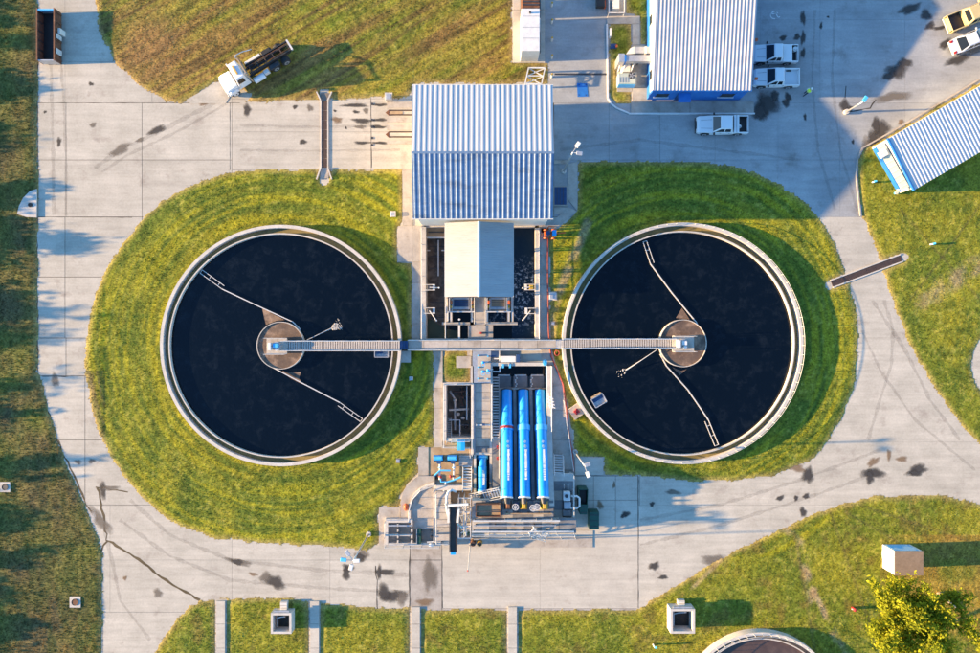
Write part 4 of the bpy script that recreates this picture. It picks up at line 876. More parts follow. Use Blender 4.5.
# discharge deck at the head of the pumps
DZ=2.9
dk=thing('discharge_deck','high concrete deck with pipes at the lower end of the screw pumps','platform',W(520,515))
MB().pbox(472,500,552,533,-.02,DZ-.3).build('base','wall_concrete',dk)
for i in range(8): part(dk,'deck_panel','grey_concrete' if i%3 else 'walk_concrete',472+i*10.2+.1,500.5,472+(i+1)*10.2-.1,518,DZ-.3,DZ)
for i in range(6): part(dk,'deck_slab','grey_concrete' if i%2 else 'walk_concrete',472+i*17.4+.1,518.4,472+(i+1)*17.4-.2,533,DZ-.3,DZ+.02)
part(dk,'column','wall_concrete',555,520,560,530,-.02,DZ-.3); part(dk,'column','wall_concrete',569,520,573,530,-.02,DZ-.3)
for k,(px_,m_) in enumerate(((508,'rust'),(523.5,'yellow_paint'),(544,'yellow_paint'))):
    c=W(px_,505,DZ); b=thing('pump_drive',['rusty brown drive unit heading the leftmost large screw pump','yellow drive guard heading the middle large screw pump','yellow drive guard heading the rightmost screw pump'][k],'motor',(c.x,c.y,DZ),0,'screw pump drives')
    MB().frustum((c.x-.4,c.y-.45,c.x+.4,c.y+.45,DZ),(c.x-.15,c.y-.15,c.x+.15,c.y+.3,DZ+.75)).build('guard',m_,b); MB().tube([(c.x,c.y+.9,DZ+.5),(c.x,c.y+.3,DZ+.5)],.28,14).build('bearing','steel_dark',b,smooth=True,auto=40); MB().box(c.x-.3,c.y+.35,c.x+.3,c.y+.75,DZ,DZ+.3).build('pedestal','wall_concrete',b)
    MB().tube([(c.x-.75,c.y-.3,DZ+.35),(c.x-.75,c.y+.35,DZ+.35)],.22,12).build('motor','navy_cover' if k else 'steel_dark',b,smooth=True,auto=40)
for k,px_ in enumerate((515.5,533,537)):
    w=MB(); c=W(px_,507+k%2,DZ+.7)
    for j in range(8): w.bar((c.x,c.y,c.z),(c.x+.33*math.cos(j*.785),c.y+.33*math.sin(j*.785),c.z),.05)
    w.lathe(c.x,c.y,[(.36,c.z-.03),(.36,c.z+.03),(.30,c.z+.03),(.30,c.z-.03)],16); w.cyl(c.x,c.y,.05,DZ,c.z,8)
    tag(w.build('handwheel','rail_metal'),['pale handwheel valve between leftmost and middle pump drives','pale handwheel valve beside the middle pump drive','pale handwheel valve nearest the rightmost pump drive'][k],'valve','handwheels on the discharge deck')
for k,(py_,x0,x1,r_,m_) in enumerate(((513.5,505,552,.08,'tan_concrete'),(520.8,473,560,.11,'rail_metal'),(525.5,474,556,.06,'galv'),(531.6,472,574,.10,'rail_metal'))):
    p=thing('pipe_run',['thin pale pipe nearest the pump drives on the high deck','pale pipe along the upper middle of the high deck','thin pale pipe along the lower middle of the high deck','long white pipe along the lower edge of the high deck'][k],'pipe',W(520,py_,DZ))
    MB().tube([W(x0,py_,DZ+.4),W(x1,py_,DZ+.4)],r_,10).build('pipe',m_,p,smooth=True,auto=40)
    for j in range(5): c=W(x0+2+(x1-x0-4)*j/4,py_,DZ+.4); MB().box(c.x-.06,c.y-.1,c.x+.06,c.y+.1,DZ+.02,DZ+.4-r_*.6).build('pipe_support','steel_dark',p)
prail('pipe railing along the far lower edge of the high discharge deck',[(472.5,533),(574,533)],DZ+.02,r=.035); prail('pipe railing across the middle of the high deck',[(505,518.2),(552,518.2)],DZ,r=.032)
# rusty hopper, crossing stair, small stair
t=thing('rusty_hopper','rust-brown steel hopper on the high deck below the short pump','hopper',W(487,510,DZ))
hb=W(475.5,504,DZ+.7); hc=W(500.5,517,DZ+.7); hw=MB()
for (x0,y0,x1,y1) in ((hb.x,hc.y,hb.x+.08,hb.y),(hc.x-.08,hc.y,hc.x,hb.y),(hb.x+.08,hc.y,hc.x-.08,hc.y+.08),(hb.x+.08,hb.y-.08,hc.x-.08,hb.y)): hw.box(x0,y0,x1,y1,DZ+.02,DZ+.7)
hw.build('side_plate','rust',t); MB().box(hb.x+.08,hc.y+.08,hc.x-.08,hb.y-.08,DZ+.02,DZ+.35).build('contents','tan_concrete',t); MB().bar((hb.x,(hb.y+hc.y)/2-.1,DZ+.72),(hc.x,(hb.y+hc.y)/2-.1,DZ+.72),.12,.06).build('brace','steel_dark',t)
def stair(label,p0,p1,width,n,m='rail_metal',group=None):
    p0=Vector(p0);p1=Vector(p1); d=p1-p0; f=Vector((d.x,d.y,0)).normalized(); s=Vector((-f.y,f.x,0))*width/2
    t=thing('stair',label,'stair',p0,0,group)
    for k in range(n):
        c=p0+d*((k+.5)/n); MB().bar(c-s,c+s,.15,.05).build('tread',m,t)
    for q in (-1,1):
        MB().bar(p0+s*q,p1+s*q,.05,.2).build('stringer',m,t); MB().tube([p0+s*q+Vector((0,0,.9)),p1+s*q+Vector((0,0,.9))],.03,6).build('handrail',m,t)
        for u in (.05,.5,.95): c=p0+d*u+s*q; MB().bar(c,c+Vector((0,0,.9)),.045).build('post',m,t)
    return t
stair('pale steel stair crossing above the short blue pump',W(470.5,498,1.0),W(500.5,491.5,DZ),.95,12,'galv')
stair('short white stair at the lower edge of the high deck',W(531,530,DZ+.6),W(547,536,1.4),.8,8,'white_paint')
stair('steel stair on the right path beside the screw pumps',W(558,454,.1),W(558.5,474,1.6),1.0,8)
stair('steel stair left of the short pump by the blue cabinet',W(467.5,465,.2),W(467.3,490,1.7),.95,9)
t=thing('stair_platform','pale concrete platform at the head of the right stair','platform',W(562,477)); part(t,'slab','wall_concrete',552,473.5,573.5,481,1.35,1.6); 
for x in (553,570): part(t,'leg','wall_concrete',x,474.5,x+2.5,479.5,-.02,1.35)
t=thing('equipment_deck','raised deck under the grey machine beside the pump heads','platform',W(562,500)); 
for i in range(4): part(t,'deck_panel','walk_concrete' if i%2 else 'grey_concrete',553,481.2+i*9.6,573,490.6+i*9.6,1.35,1.6)
for x in (554,569):
    for y in (483,514): part(t,'leg','wall_concrete',x,y,x+2.5,y+2.5,-.02,1.35)
prail('pipe railing on the right edge of the equipment deck',[(573,474),(573,519)],1.6); prail('pipe railing along the right wall of the pump pit',[(551,366),(551,430)],.36)
prail('pipe railing on the outer edge of the right path',[(563,400),(573,470)],.08,h=.95,r=.022)
# white valve brackets on the pit wall
t=thing('wall_brackets','cluster of white pipe brackets on the right pit wall','bracket',W(551,400,.4))
for k in range(4): MB().tube([W(546.5+k*.6,395+k*3.4,.55),W(553.5+k*.6,399+k*3.0,.6)],.06,6).build('bracket','white_paint',t)
for x in (548.5,551.5): MB().tube([W(x,393,.55),W(x+1.5,408,.58)],.05,6).build('bracket_pipe','white_paint',t)
t=thing('blue_valve','small blue valve at the corner of the pump intake','valve',W(545,363,.3)); MB().cyl(*W(545,364,.6)[:2],.2,.32,.7,12).build('body','pump_blue_light',t); MB().cyl(*W(545,362,.9)[:2],.12,.32,1.0,10).build('stem','pump_blue',t); MB().lathe(*W(545,362,1.0)[:2],[(.26,.98),(.26,1.03),(.2,1.03),(.2,.98)],14).build('wheel','pump_blue',t)
t=thing('control_cabinet','long cream cabinet with blue end north of the pump intake','cabinet',W(509,359)); part(t,'body','cream_wall',500.5,356,515.8,362.2,.02,.95,bevel=.03); part(t,'end_cover','navy_cover',516.2,354.5,520,362.4,.02,1.0,bevel=.03); part(t,'conduit','rail_metal',494,358,500.4,359.2,.3,.45)
# ------------------------------------------------------------------ valve deck and covered channel west of the pump pit
vd=thing('valve_deck','grey steel valve deck between footway and covered channel','platform',W(481,366))
part(vd,'base_plate','galv',472.6,350.8,491,383,-.02,.42); part(vd,'cover_plate','walk_concrete',478,356,490.6,369.2,.42,.50); part(vd,'cover_plate','walk_concrete',478,369.8,490.6,381.6,.42,.50); part(vd,'side_plate','navy_cover',491.2,350.8,498.6,357,.02,.44); part(vd,'side_rail','rail_metal',498.8,350.8,500,362,.1,.5)
for (x,y) in ((478.3,355.5),(487.8,356.3),(478.3,367.3),(478.3,378.5),(487.5,379),(478.5,348.5),(494,348.5)): c=W(x,y,.6); MB().cyl(c.x,c.y,.09,.42,.62,8).build('bolt_cap','pump_blue_light',vd)
for k,(x,y) in enumerate(((483.2,362.5),(483,371.5),(488,370.2))):
    c=W(x,y,.9); t=thing('valve_stand',['blue valve stand on the upper cover plate','blue valve stand on the lower cover plate','pale blue actuator beside the lower valve stand'][k],'valve',(c.x,c.y,.5),0,'valves on the valve deck')
    MB().cyl(c.x,c.y,.11,.5,1.0,10).build('column','steel_dark' if k==0 else 'pump_blue',t); MB().ell((c.x,c.y,1.0),.2,.16,.14).build('head','pump_blue' if k<2 else 'pump_blue_light',t,smooth=True); MB().tube([(c.x,c.y,.8),(c.x+.55,c.y+.1,.8)],.06,8).build('pipe','rail_metal',t)
    MB().lathe(c.x,c.y-.25,[(.2,.98),(.2,1.02),(.15,1.02),(.15,.98)],14).build('wheel','pump_blue_light',t)
cd=thing('covered_channel','long channel covered with grey deck panels left of the pump stair','channel',W(482,418))
part(cd,'wall','wall_concrete',471,366,473.6,455,-4,.42); 
for k in range(8): part(cd,'deck_panel','walk_concrete' if k<7 else 'grey_concrete',475.6,383.4+k*9,490.2,392.1+k*9,-.02,.22)
part(cd,'edge_strip','galv',473.8,383.4,475.4,455,-.02,.16)
t=thing('channel_gate','small gate bar with blue handle across the covered channel','gate',W(483,424)); part(t,'bar','white_paint',475.8,424.4,490,425.6,.3,.42); part(t,'post','rail_metal',475.8,424.2,476.8,425.8,.22,.5); part(t,'post','rail_metal',489.2,424.2,490.2,425.8,.22,.5); part(t,'handle','navy_cover',482.2,423.4,485,425.4,.42,.62)
prail('pipe railing along the left side of the covered channel',[(472.3,384),(472.3,454)],.42)
prail('pipe railing between the covered channel and the pump stair',[(491.4,384),(491.4,440)],.36)
for k,y in enumerate((447.5,458.5)):
    c=W(498,y,1.0); t=thing('red_cylinder',['red cylinder above another beside the leftmost large pump','red cylinder below another beside the leftmost large pump'][k],'cylinder',(c.x,c.y,.4),0,'red cylinders by the pumps'); MB().cyl(c.x,c.y,.17,.4,.95,14).build('body','red_paint',t,smooth=True,auto=40); MB().cyl(c.x,c.y,.06,.95,1.1,8).build('valve','steel_dark',t)
part(ps,'side_deck','walk_concrete',492.2,440.3,499.3,475,-4,.38); part(ps,'side_deck','dark_concrete',492.2,475.2,499.3,496,-4,.3); part(ps,'side_deck','wall_concrete',492.6,480,497,486,.3,.7)
prail('pipe railing beside the leftmost large pump',[(499,441),(499,490)],.38)
# ------------------------------------------------------------------ open valve pit
vp=thing('valve_pit','open square pit full of pipes left of the covered channel','pit',W(457,411))
part(vp,'floor','dark_concrete',443.2,382.6,470.9,441,-2.9,-2.6)
part(vp,'wall','wall_concrete',442.8,382.8,446.2,441,-2.9,.35); part(vp,'wall','wall_concrete',446.3,382.4,470.8,385,-2.9,.35); part(vp,'wall','wall_concrete',446.3,438,470.8,441.4,-2.9,.3)
rnd=random.Random(3)
for k,(pts,r_) in enumerate(((((450,391),(455,399),(455,430)),.13),(((462,388),(462,405),(468,405)),.11),(((449,410),(469,409)),.12),(((452,392),(468,391)),.1),(((467,386),(467,420)),.09),(((458,425),(469,425)),.1),(((449,420),(460,420),(460,436)),.08))):
    MB().tube([W(a_,b_,-1.6+.12*k) for a_,b_ in pts],r_,8).build('pipe',['galv','rust_brown','wall_concrete','rust_brown','galv','steel_dark','galv'][k],vp,smooth=True,auto=40)
for k,(x,y) in enumerate(((455,400),(462,397),(458,414),(466,427),(463,418),(468,395))): MB().ell(W(x,y,-1.3),.26,.2,.22,10,6).build('valve_body','rust_brown' if k%2 else 'grating',vp,smooth=True)
for k in range(5): part(vp,'pipe_rack','steel_dark',460+2*(k%2),388+9*k,468,390+9*k,-1.9,-1.7)
t=thing('pit_stair','steel stair descending into the open valve pit','stair',W(449,428))
for k in range(12): part(t,'tread','grating',446.6,418+k*2.1,451.2,419.4+k*2.1,-2.2+k*.2,-2.14+k*.2)
for x in (446.4,451.4): MB().bar(W(x,418,-2.2),W(x,443,.3),.06,.2).build('stringer','rail_metal',t)
prail('pipe railing round the open valve pit',[(444.4,384),(470,384)],.35); prail('pipe railing on the left of the open valve pit',[(444.4,385),(444.4,446)],.35); prail('pipe railing on the lower side of the valve pit',[(452,440),(470,440)],.3)
# ------------------------------------------------------------------ booster pumps and screening building area
part(ps,'pump_pad','tan_concrete',418.5,447.5,443,481,-.03,.05); part(ps,'pump_pad','walk_concrete',418.3,447.2,428.4,481,.05,.10)
for k,px_ in enumerate((438.5,452.5)):
    c=W(px_,459,.8); t=thing('booster_pump',['blue booster pump left of the pair on the tan pad','blue booster pump right of the pair on the tan pad'][k],'pump',(c.x,c.y,.05),0,'booster pumps')
    MB().box(c.x-.55,c.y-.4,c.x+.5,c.y+.3,.05,.22).build('base_frame','steel_dark',t); MB().tube([(c.x-.55,c.y+.1,.6),(c.x+.45,c.y+.1,.6)],.3,14).build('motor','pump_blue',t,smooth=True,auto=40); MB().box(c.x-.5,c.y+.02,c.x+.4,c.y+.32,.8,1.0).build('terminal_box','pump_blue_light',t,bevel=.03)
    MB().cyl(c.x+.05,c.y-.3,.28,.22,.75,14).build('volute','navy_cover',t,smooth=True,auto=40); MB().tube([(c.x+.1,c.y-.3,.6),(c.x+.15,c.y-1.0,.6),(c.x+.1,c.y-2.3,.6)],.1,8).build('discharge_pipe','rail_metal',t); 
    for f in (.9,1.9): MB().tube([(c.x+.13,c.y-f,.6),(c.x+.13,c.y-f-.1,.6)],.18,12).build('flange','red_paint' if f>1 else 'pump_blue_light',t)
t=thing('pipe_manifold','blue pipe manifold below the two booster pumps','pipe',W(447,474)); 
for pts in (((434,476),(440,470.5),(450.5,470.5)),((440.5,477),(441,481.5),(447,482),(454,480),(461,477)),((446,482),(444,491))): MB().tube([W(a_,b_,.75) for a_,b_ in pts],.10,8).build('pipe','pump_blue_light' if pts[0][0]!=446 else 'rail_metal',t,smooth=True,auto=40)
for x,y in ((440.5,477),(450.5,476.5)): MB().ell(W(x,y,.8),.18,.18,.18,10,6).build('valve_body','red_paint',t,smooth=True)
t=thing('dark_sump','black open sump beside the blue manifold','sump',W(435,477)); part(t,'frame','rust',431,474.6,439.5,479.4,.05,.18); part(t,'cover','black',431.6,475.2,439,478.8,.18,.2)
t=thing('blue_cabinet','bright blue cabinet below the open valve pit','cabinet',W(461,446)); part(t,'body','pump_blue_light',457,440.6,464.8,450.4,.05,1.2,bevel=.04); part(t,'lid','pump_blue',461,440.6,464.8,450.4,1.2,1.24); part(t,'door','pump_blue',457.4,450.0,464.4,450.5,.2,1.0)
t=thing('steel_grating','grey floor grating right of the booster pumps','grating',W(466,461))
for k in range(5): part(t,'grating_panel','grating',459,455.4+k*2.2,472.6,457.3+k*2.2,.06,.18)
prail('pipe railing around the booster pump pad',[(443,446),(470,446.5),(470.5,456)],.06); 
# curved inlet chamber
ic=thing('inlet_chamber','curved concrete inlet chamber at the lower left of the plant','chamber',W(420,515))
arc_o=[(418,476),(412,480.5),(407,485),(403.4,491),(401.3,498),(400.5,507)]; arc_i=[(434.7,483),(428,485),(421,488.6),(416,493),(412.7,497.5),(410.3,504),(409.3,510)]
MB().pprism(arc_o+[(400.5,508),(400.6,519)]+[(409.2,519)]+arc_i[::-1]+[(434.7,476)],-.03,.32).build('outer_apron','walk_concrete',ic)
for i in range(len(arc_i)-1): 
    (x0,y0),(x1,y1)=arc_i[i],arc_i[i+1]
    MB().bar(W(x0,y0,.40),W(x1,y1,.40),.24,.34).build('curved_wall','wall_concrete',ic)
part(ic,'wall','wall_concrete',408.2,510,410.6,519.6,-.03,.57)
MB().pprism([(434,485.4),(428,487),(421.5,490.6),(417,495),(413.6,499.5),(411.4,505),(410.8,511),(410.8,529),(433,529)],-.03,.41).build('floor','walk_concrete',ic)
part(ic,'wall','wall_concrete',433.2,485,436,541,-.03,.66)
part(ic,'apron','walk_concrete',379,507.3,400.3,545.6,-.03,.12); part(ic,'apron','walk_concrete',400.4,519.2,409,526,-.03,.11)
for (x0,y0,x1,y1) in ((385.5,519.2,412.5,522.6),(385.5,522.7,388,544.8),(388.2,543.2,441,545.6),(410.6,522.8,412.6,543),(397,524,398.4,543),(433.4,541.1,440.8,543)): part(ic,'channel_wall','wall_concrete',x0,y0,x1,y1,-.03,.75)
part(ic,'cross_beam','wall_concrete',388.2,534.4,410.4,536,.45,.72); part(ic,'cross_beam','galv',388.2,525,410.4,526.4,.5,.78)
for k,(x,y) in enumerate(((397.7,528),(397.7,533),(397.7,539.5),(411.6,528),(411.6,533.5),(411.6,539.5),(431.5,532),(431.5,537))): part(ic,'gate_bracket','steel_dark',x-.9,y-.7,x+.9,y+.7,.6,.95)
t=thing('green_gate','green steel gate in the inlet channel','gate',W(419,537)); part(t,'leaf','green_steel',417.2,529.5,420.8,544,.0,.85); part(t,'stem','steel_dark',418.6,536,419.4,537,.85,1.2); part(t,'frame','galv',416.4,529,417,544.4,.0,.9)
t=thing('white_valve','white valve at the lower rim of the inlet channel','valve',W(431,544)); MB().ell(W(431,545,.9),.3,.22,.2,10,6).build('body','white_paint',t); MB().tube([W(427,542,.85),W(435,541.5,.85)],.06,6).build('handle','white_paint',t); MB().cyl(*W(431,545,.5)[:2],.1,0,.8,8).build('stem','white_paint',t)
t=thing('red_float','round red buoy on the curved apron','buoy',W(406,507)); MB().ell(W(406,507,.55),.3,.42,.25,12,8).build('ring','orange_paint',t,smooth=True); MB().ell(W(406,507,.62),.12,.2,.22,10,6).build('core','red_paint',t,smooth=True)
prail('pipe railing round the inlet channel',[(386,520.5),(386,545),(440,545)],.75); prail('pipe railing along the curved wall of the inlet chamber',[(434,484),(421,489),(412.8,498),(409.6,510),(409.5,519)],.57,h=.9)
# plank platform, conveyor and the tangle of pipes
pp=thing('plank_platform','grey plank platform left of the black conveyor','platform',W(443,517))
for k in range(7): part(pp,'plank','walk_concrete' if k%2 else 'grating',436.3,491+k*7.2,450.5,497.8+k*7.2,.55,.8)
for x in (437,448):
    for y in (493,515,537): part(pp,'leg','rail_metal',x,y,x+1.4,y+1.4,-.02,.55)
part(pp,'beam','wall_concrete',436,485.6,472,490.4,-.02,1.1); part(pp,'beam','wall_concrete',444,540.4,452,545.8,-.02,.4)
prail('pipe railing on the left of the plank platform',[(437,492),(437,541)],.8); prail('pipe railing on the lower end of the plank platform',[(437.5,541),(449,541)],.8)
cv=thing('conveyor','black inclined belt conveyor with blue tail at the lower edge of the plant','conveyor',W(453,530))
a_=W(453.3,506.5,3.6); b_=W(453.2,551.5,1.5)
MB().bar(a_,b_,.62,.10).build('belt','belt',cv)
for s in (-.37,.37): MB().bar(a_+Vector((s,0,.06)),b_+Vector((s,0,.06)),.09,.28).build('side_frame','rust_brown' if s>0 else 'steel_dark',cv)
MB().tube([a_+Vector((-.45,0,0)),a_+Vector((.45,0,0))],.16,12).build('head_drum','black',cv); MB().tube([b_+Vector((-.28,-.15,0)),b_+Vector((.28,-.15,0))],.2,12).build('tail_drum','pump_blue',cv)
for u in (.08,.5,.92):
    c=a_.lerp(b_,u)
    for s in (-.36,.36): MB().bar((c.x+s,c.y,0),(c.x+s,c.y,c.z-.1),.09).build('leg','rail_metal',cv)
MB().bar(a_+Vector((-.55,.2,.25)),a_+Vector((1.6,.35,.35)),.22,.22).build('head_chute','white_paint',cv); MB().bar(a_+Vector((.55,-.2,.0)),a_+Vector((.4,-1.8,-.5)),.28,.2).build('side_chute','cream_wall',cv); MB().bar(a_+Vector((-.5,-.2,.0)),a_+Vector((-.55,-1.8,-.5)),.24,.2).build('side_chute','cream_wall',cv)
t=thing('gooseneck_pipe','white gooseneck pipe arching beside the conveyor head','pipe',W(447,512)); MB().tube([W(449.5,519,.4),W(447.5,513,1.6),W(446.4,505,2.5),W(446.6,496.5,2.9),W(448.2,491.5,3.0),W(452,489.8,2.9),W(456,491.5,2.7)],.13,10).build('pipe','white_paint',t,smooth=True); MB().tube([W(446.4,504,2.5),W(446.4,502.5,2.6)],.22,12).build('flange','galv',t)
# steel work between conveyor and hopper
sf=thing('screenings_frame','pale steel frame with pipes between conveyor and rusty hopper','frame',W(464,515))
for x in (458.5,464,470.5):
    for y in (498,512,526,538): MB().bar((W(x,y,2.6).x,W(x,y,2.6).y,0),W(x,y,2.6),.08).build('post','rail_metal',sf)
for y in (498,512,526,538): MB().bar(W(458.5,y,2.6),W(470.5,y,2.6),.09,.14).build('cross_beam','rail_metal',sf)
for x in (458.5,464,470.5): MB().bar(W(x,498,2.68),W(x,538,2.68),.08,.12).build('long_beam','rail_metal',sf)
for k in range(5): part(sf,'floor_panel','grating' if k%2 else 'grey_concrete',458.8,499+k*8,470.2,506.2+k*8,1.2,1.3)
for k,pts in enumerate((((459,504),(463,508),(469,507)),((460,516),(466,514),(471,520)),((458,524),(463,528),(470,526)),((461,533),(467,529),(471,532)),((466,500),(466,536)))): MB().tube([W(a_,b_,1.8+.15*k) for a_,b_ in pts],.08,8).build('pipe',['white_paint','galv','pump_blue_light','rail_metal','white_paint'][k],sf,smooth=True,auto=40)
for s in (((458.5,512),(464,526)),((464,526),(470.5,512)),((464,538),(470.5,526))): MB().bar(W(*s[0],2.4),W(*s[1],2.4),.05).build('brace','rail_metal',sf)
t=thing('green_pump','green pump unit at the foot of the steel frame','pump',W(466,534)); MB().ell(W(467,533,1.6),.38,.3,.3,12,8).build('casing','green_steel',t,smooth=True); part(t,'base','steel_dark',463,531,470.5,537,1.3,1.42); MB().tube([W(463,535,1.6),W(467,533.5,1.6)],.15,10).build('motor','green_steel',t)
for k,(x,m_) in enumerate(((473,'rust'),(479.5,'yellow_paint'))):
    c=W(x,544,.9); t=thing('drum',['brown drum at the lower edge beside the pole','yellowish drum right of the brown one at the lower edge'][k],'drum',(c.x,c.y,0),0,'drums by the pole'); MB().cyl(c.x,c.y,.29,0.0,.88,16).build('body',m_,t,smooth=True,auto=40); MB().lathe(c.x,c.y,[(.31,.4),(.31,.46),(.285,.46),(.285,.4)],16).build('hoop','steel_dark',t); MB().cyl(c.x,c.y,.24,.88,.9,14).build('lid','rust_brown',t)
t=thing('antenna_mast','thin pale mast beside the drums at the service pad edge','mast',W(470.5,541)); MB().tube([W(470.5,541.5,0),W(470.5,541.5,0)+Vector((0,0,8.6))],[.08,.05],6).build('pole','rail_metal',t); MB().cyl(*W(470.5,541.5)[:2],.2,0,.12,10).build('base','galv',t); MB().ell(W(470.5,541.5,0)+Vector((0,0,8.6)),.08,.08,.12,8,6).build('tip','red_paint',t)
# low apron south of the deck
ap=thing('service_apron','low concrete apron with drain edge below the high deck','apron',W(530,542))
for i in range(5): part(ap,'slab','walk_concrete',470+i*24.6,537,470+(i+1)*24.6-.3,547.4,.004,.06)
for i in range(2): part(ap,'slab','pad_concrete',552+i*20.6,530.5,552+(i+1)*20.6-.3,536.8,.004,.055)
prail('pipe railing along the foot of the high deck',[(474,536.4),(575,536.4)],.06,r=.03)
# ------------------------------------------------------------------ machine, bins
t=thing('grey_machine','grey and white skid machine on the equipment deck beside the bins','machine',W(566,502,1.6))
part(t,'skid','steel_dark',562.5,491,572,517,1.6,1.75); part(t,'housing','white_paint',563.5,492,570.5,501,1.75,2.4,bevel=.05); part(t,'panel','galv',564,502,571,509,1.75,2.2,bevel=.05); part(t,'cover','grey_concrete',563,510,571,516,1.75,2.05,bevel=.04); MB().cyl(*W(566.5,496,2.5)[:2],.18,2.4,2.6,12).build('fan','steel_dark',t)
for x,y in ((564,489),(568,489.5)): MB().tube([W(x,y,1.6),W(x,y-5,2.2)],.07,8).build('stack','galv',t)
t=thing('pipe_loop','pale pipe loop between grey machine and dark bin','pipe',W(576,503)); MB().tube([W(a_,b_,2.0) for a_,b_ in ((571,496),(577,496),(579.5,498),(579.5,506),(577,508),(571,508))],.11,8).build('pipe','white_paint',t,smooth=True)
for x,y in ((572.5,496),(572.5,508)): MB().tube([(W(x,y,2.0).x,W(x,y,2.0).y,0),W(x,y,2.0)],.08,8).build('support','galv',t)
def bin_(label,px0,py0,px1,py1,skew,h,m,lid):
    a_=W(px0,py0,h); b_=W(px1,py1,h); t=thing('waste_bin',label,'bin',((a_.x+b_.x)/2,(a_.y+b_.y)/2,0),0,'green steel bins'); x0,x1,y0,y1=a_.x,b_.x,b_.y,a_.y; w=.06
    q=[(x0+skew,y0),(x1-skew,y0),(x1,y1),(x0,y1)]; b=MB(); n=4
    for i in range(4):
        p,r_=q[i],q[(i+1)%4]; b.bar((p[0],p[1],h/2),(r_[0],r_[1],h/2),w,h)
    b.build('side_wall',m,t); MB().prism(q,.0,.15).build('base','steel_dark',t); l_=MB().prism([(p[0]*1.0,p[1]) for p in q[:2]]+[(q[2][0],y0+(y1-y0)*lid),(q[3][0],y0+(y1-y0)*lid)],h+.02,h+.07).build('lid',m,t)
    for i in range(3): y=y0+(y1-y0)*lid*(i+.5)/3; MB().box(x0+skew+.08,y-.03,x1-skew-.08,y+.03,h+.07,h+.1).build('lid_rib','steel_dark',l_)
    MB().prism([(x0+.12+skew,y0+.1),(x1-.12-skew,y0+.1),(x1-.12,y1-.1),(x0+.12,y1-.1)],.15,h*.7).build('contents','black',t)
bin_('dark green open bin beside the pale pipe loop',579,489.5,588,514,.12,1.7,'green_steel',.4); bin_('green lidded bin standing alone on the service pad',589.5,512,598.8,529,0,1.25,'green_steel',1.0)
# ------------------------------------------------------------------ vehicles
def wheel(par,x,y,r,w,rimm='galv',dual=False):
    s=1 if y>0 else -1
    t_=MB(); n=22
    t_.tube([(x,y-w/2,r),(x,y-w/2+.04,r),(x,y+w/2-.04,r),(x,y+w/2,r)],[r*.9,r,r,r*.9],n)
    o=t_.build('wheel','rubber',par,local=True,smooth=True,auto=40)
    MB().tube([(x,y+s*(w/2-.01),r),(x,y+s*(w/2+.015),r)],r*.6,16).build('rim',rimm,o,local=True); MB().tube([(x,y+s*(w/2+.014),r),(x,y+s*(w/2+.05),r)],r*.2,10).build('hub','steel_dark',o,local=True)
def quad(pts): return MB().add(pts,[tuple(range(len(pts)))])
def pane(name,pts,m,par,th=.012):
    P=[Vector(p) for p in pts]; n=(P[1]-P[0]).cross(P[2]-P[0]).normalized()*th; k=len(P)
    c=sum(P,Vector())/k
    b=MB().add([p-n for p in P]+[p+n for p in P],[tuple(range(k-1,-1,-1)),tuple(range(k,2*k))]+[(i,(i+1)%k,k+(i+1)%k,k+i) for i in range(k)])
    return b.build(name,m,par,local=True)
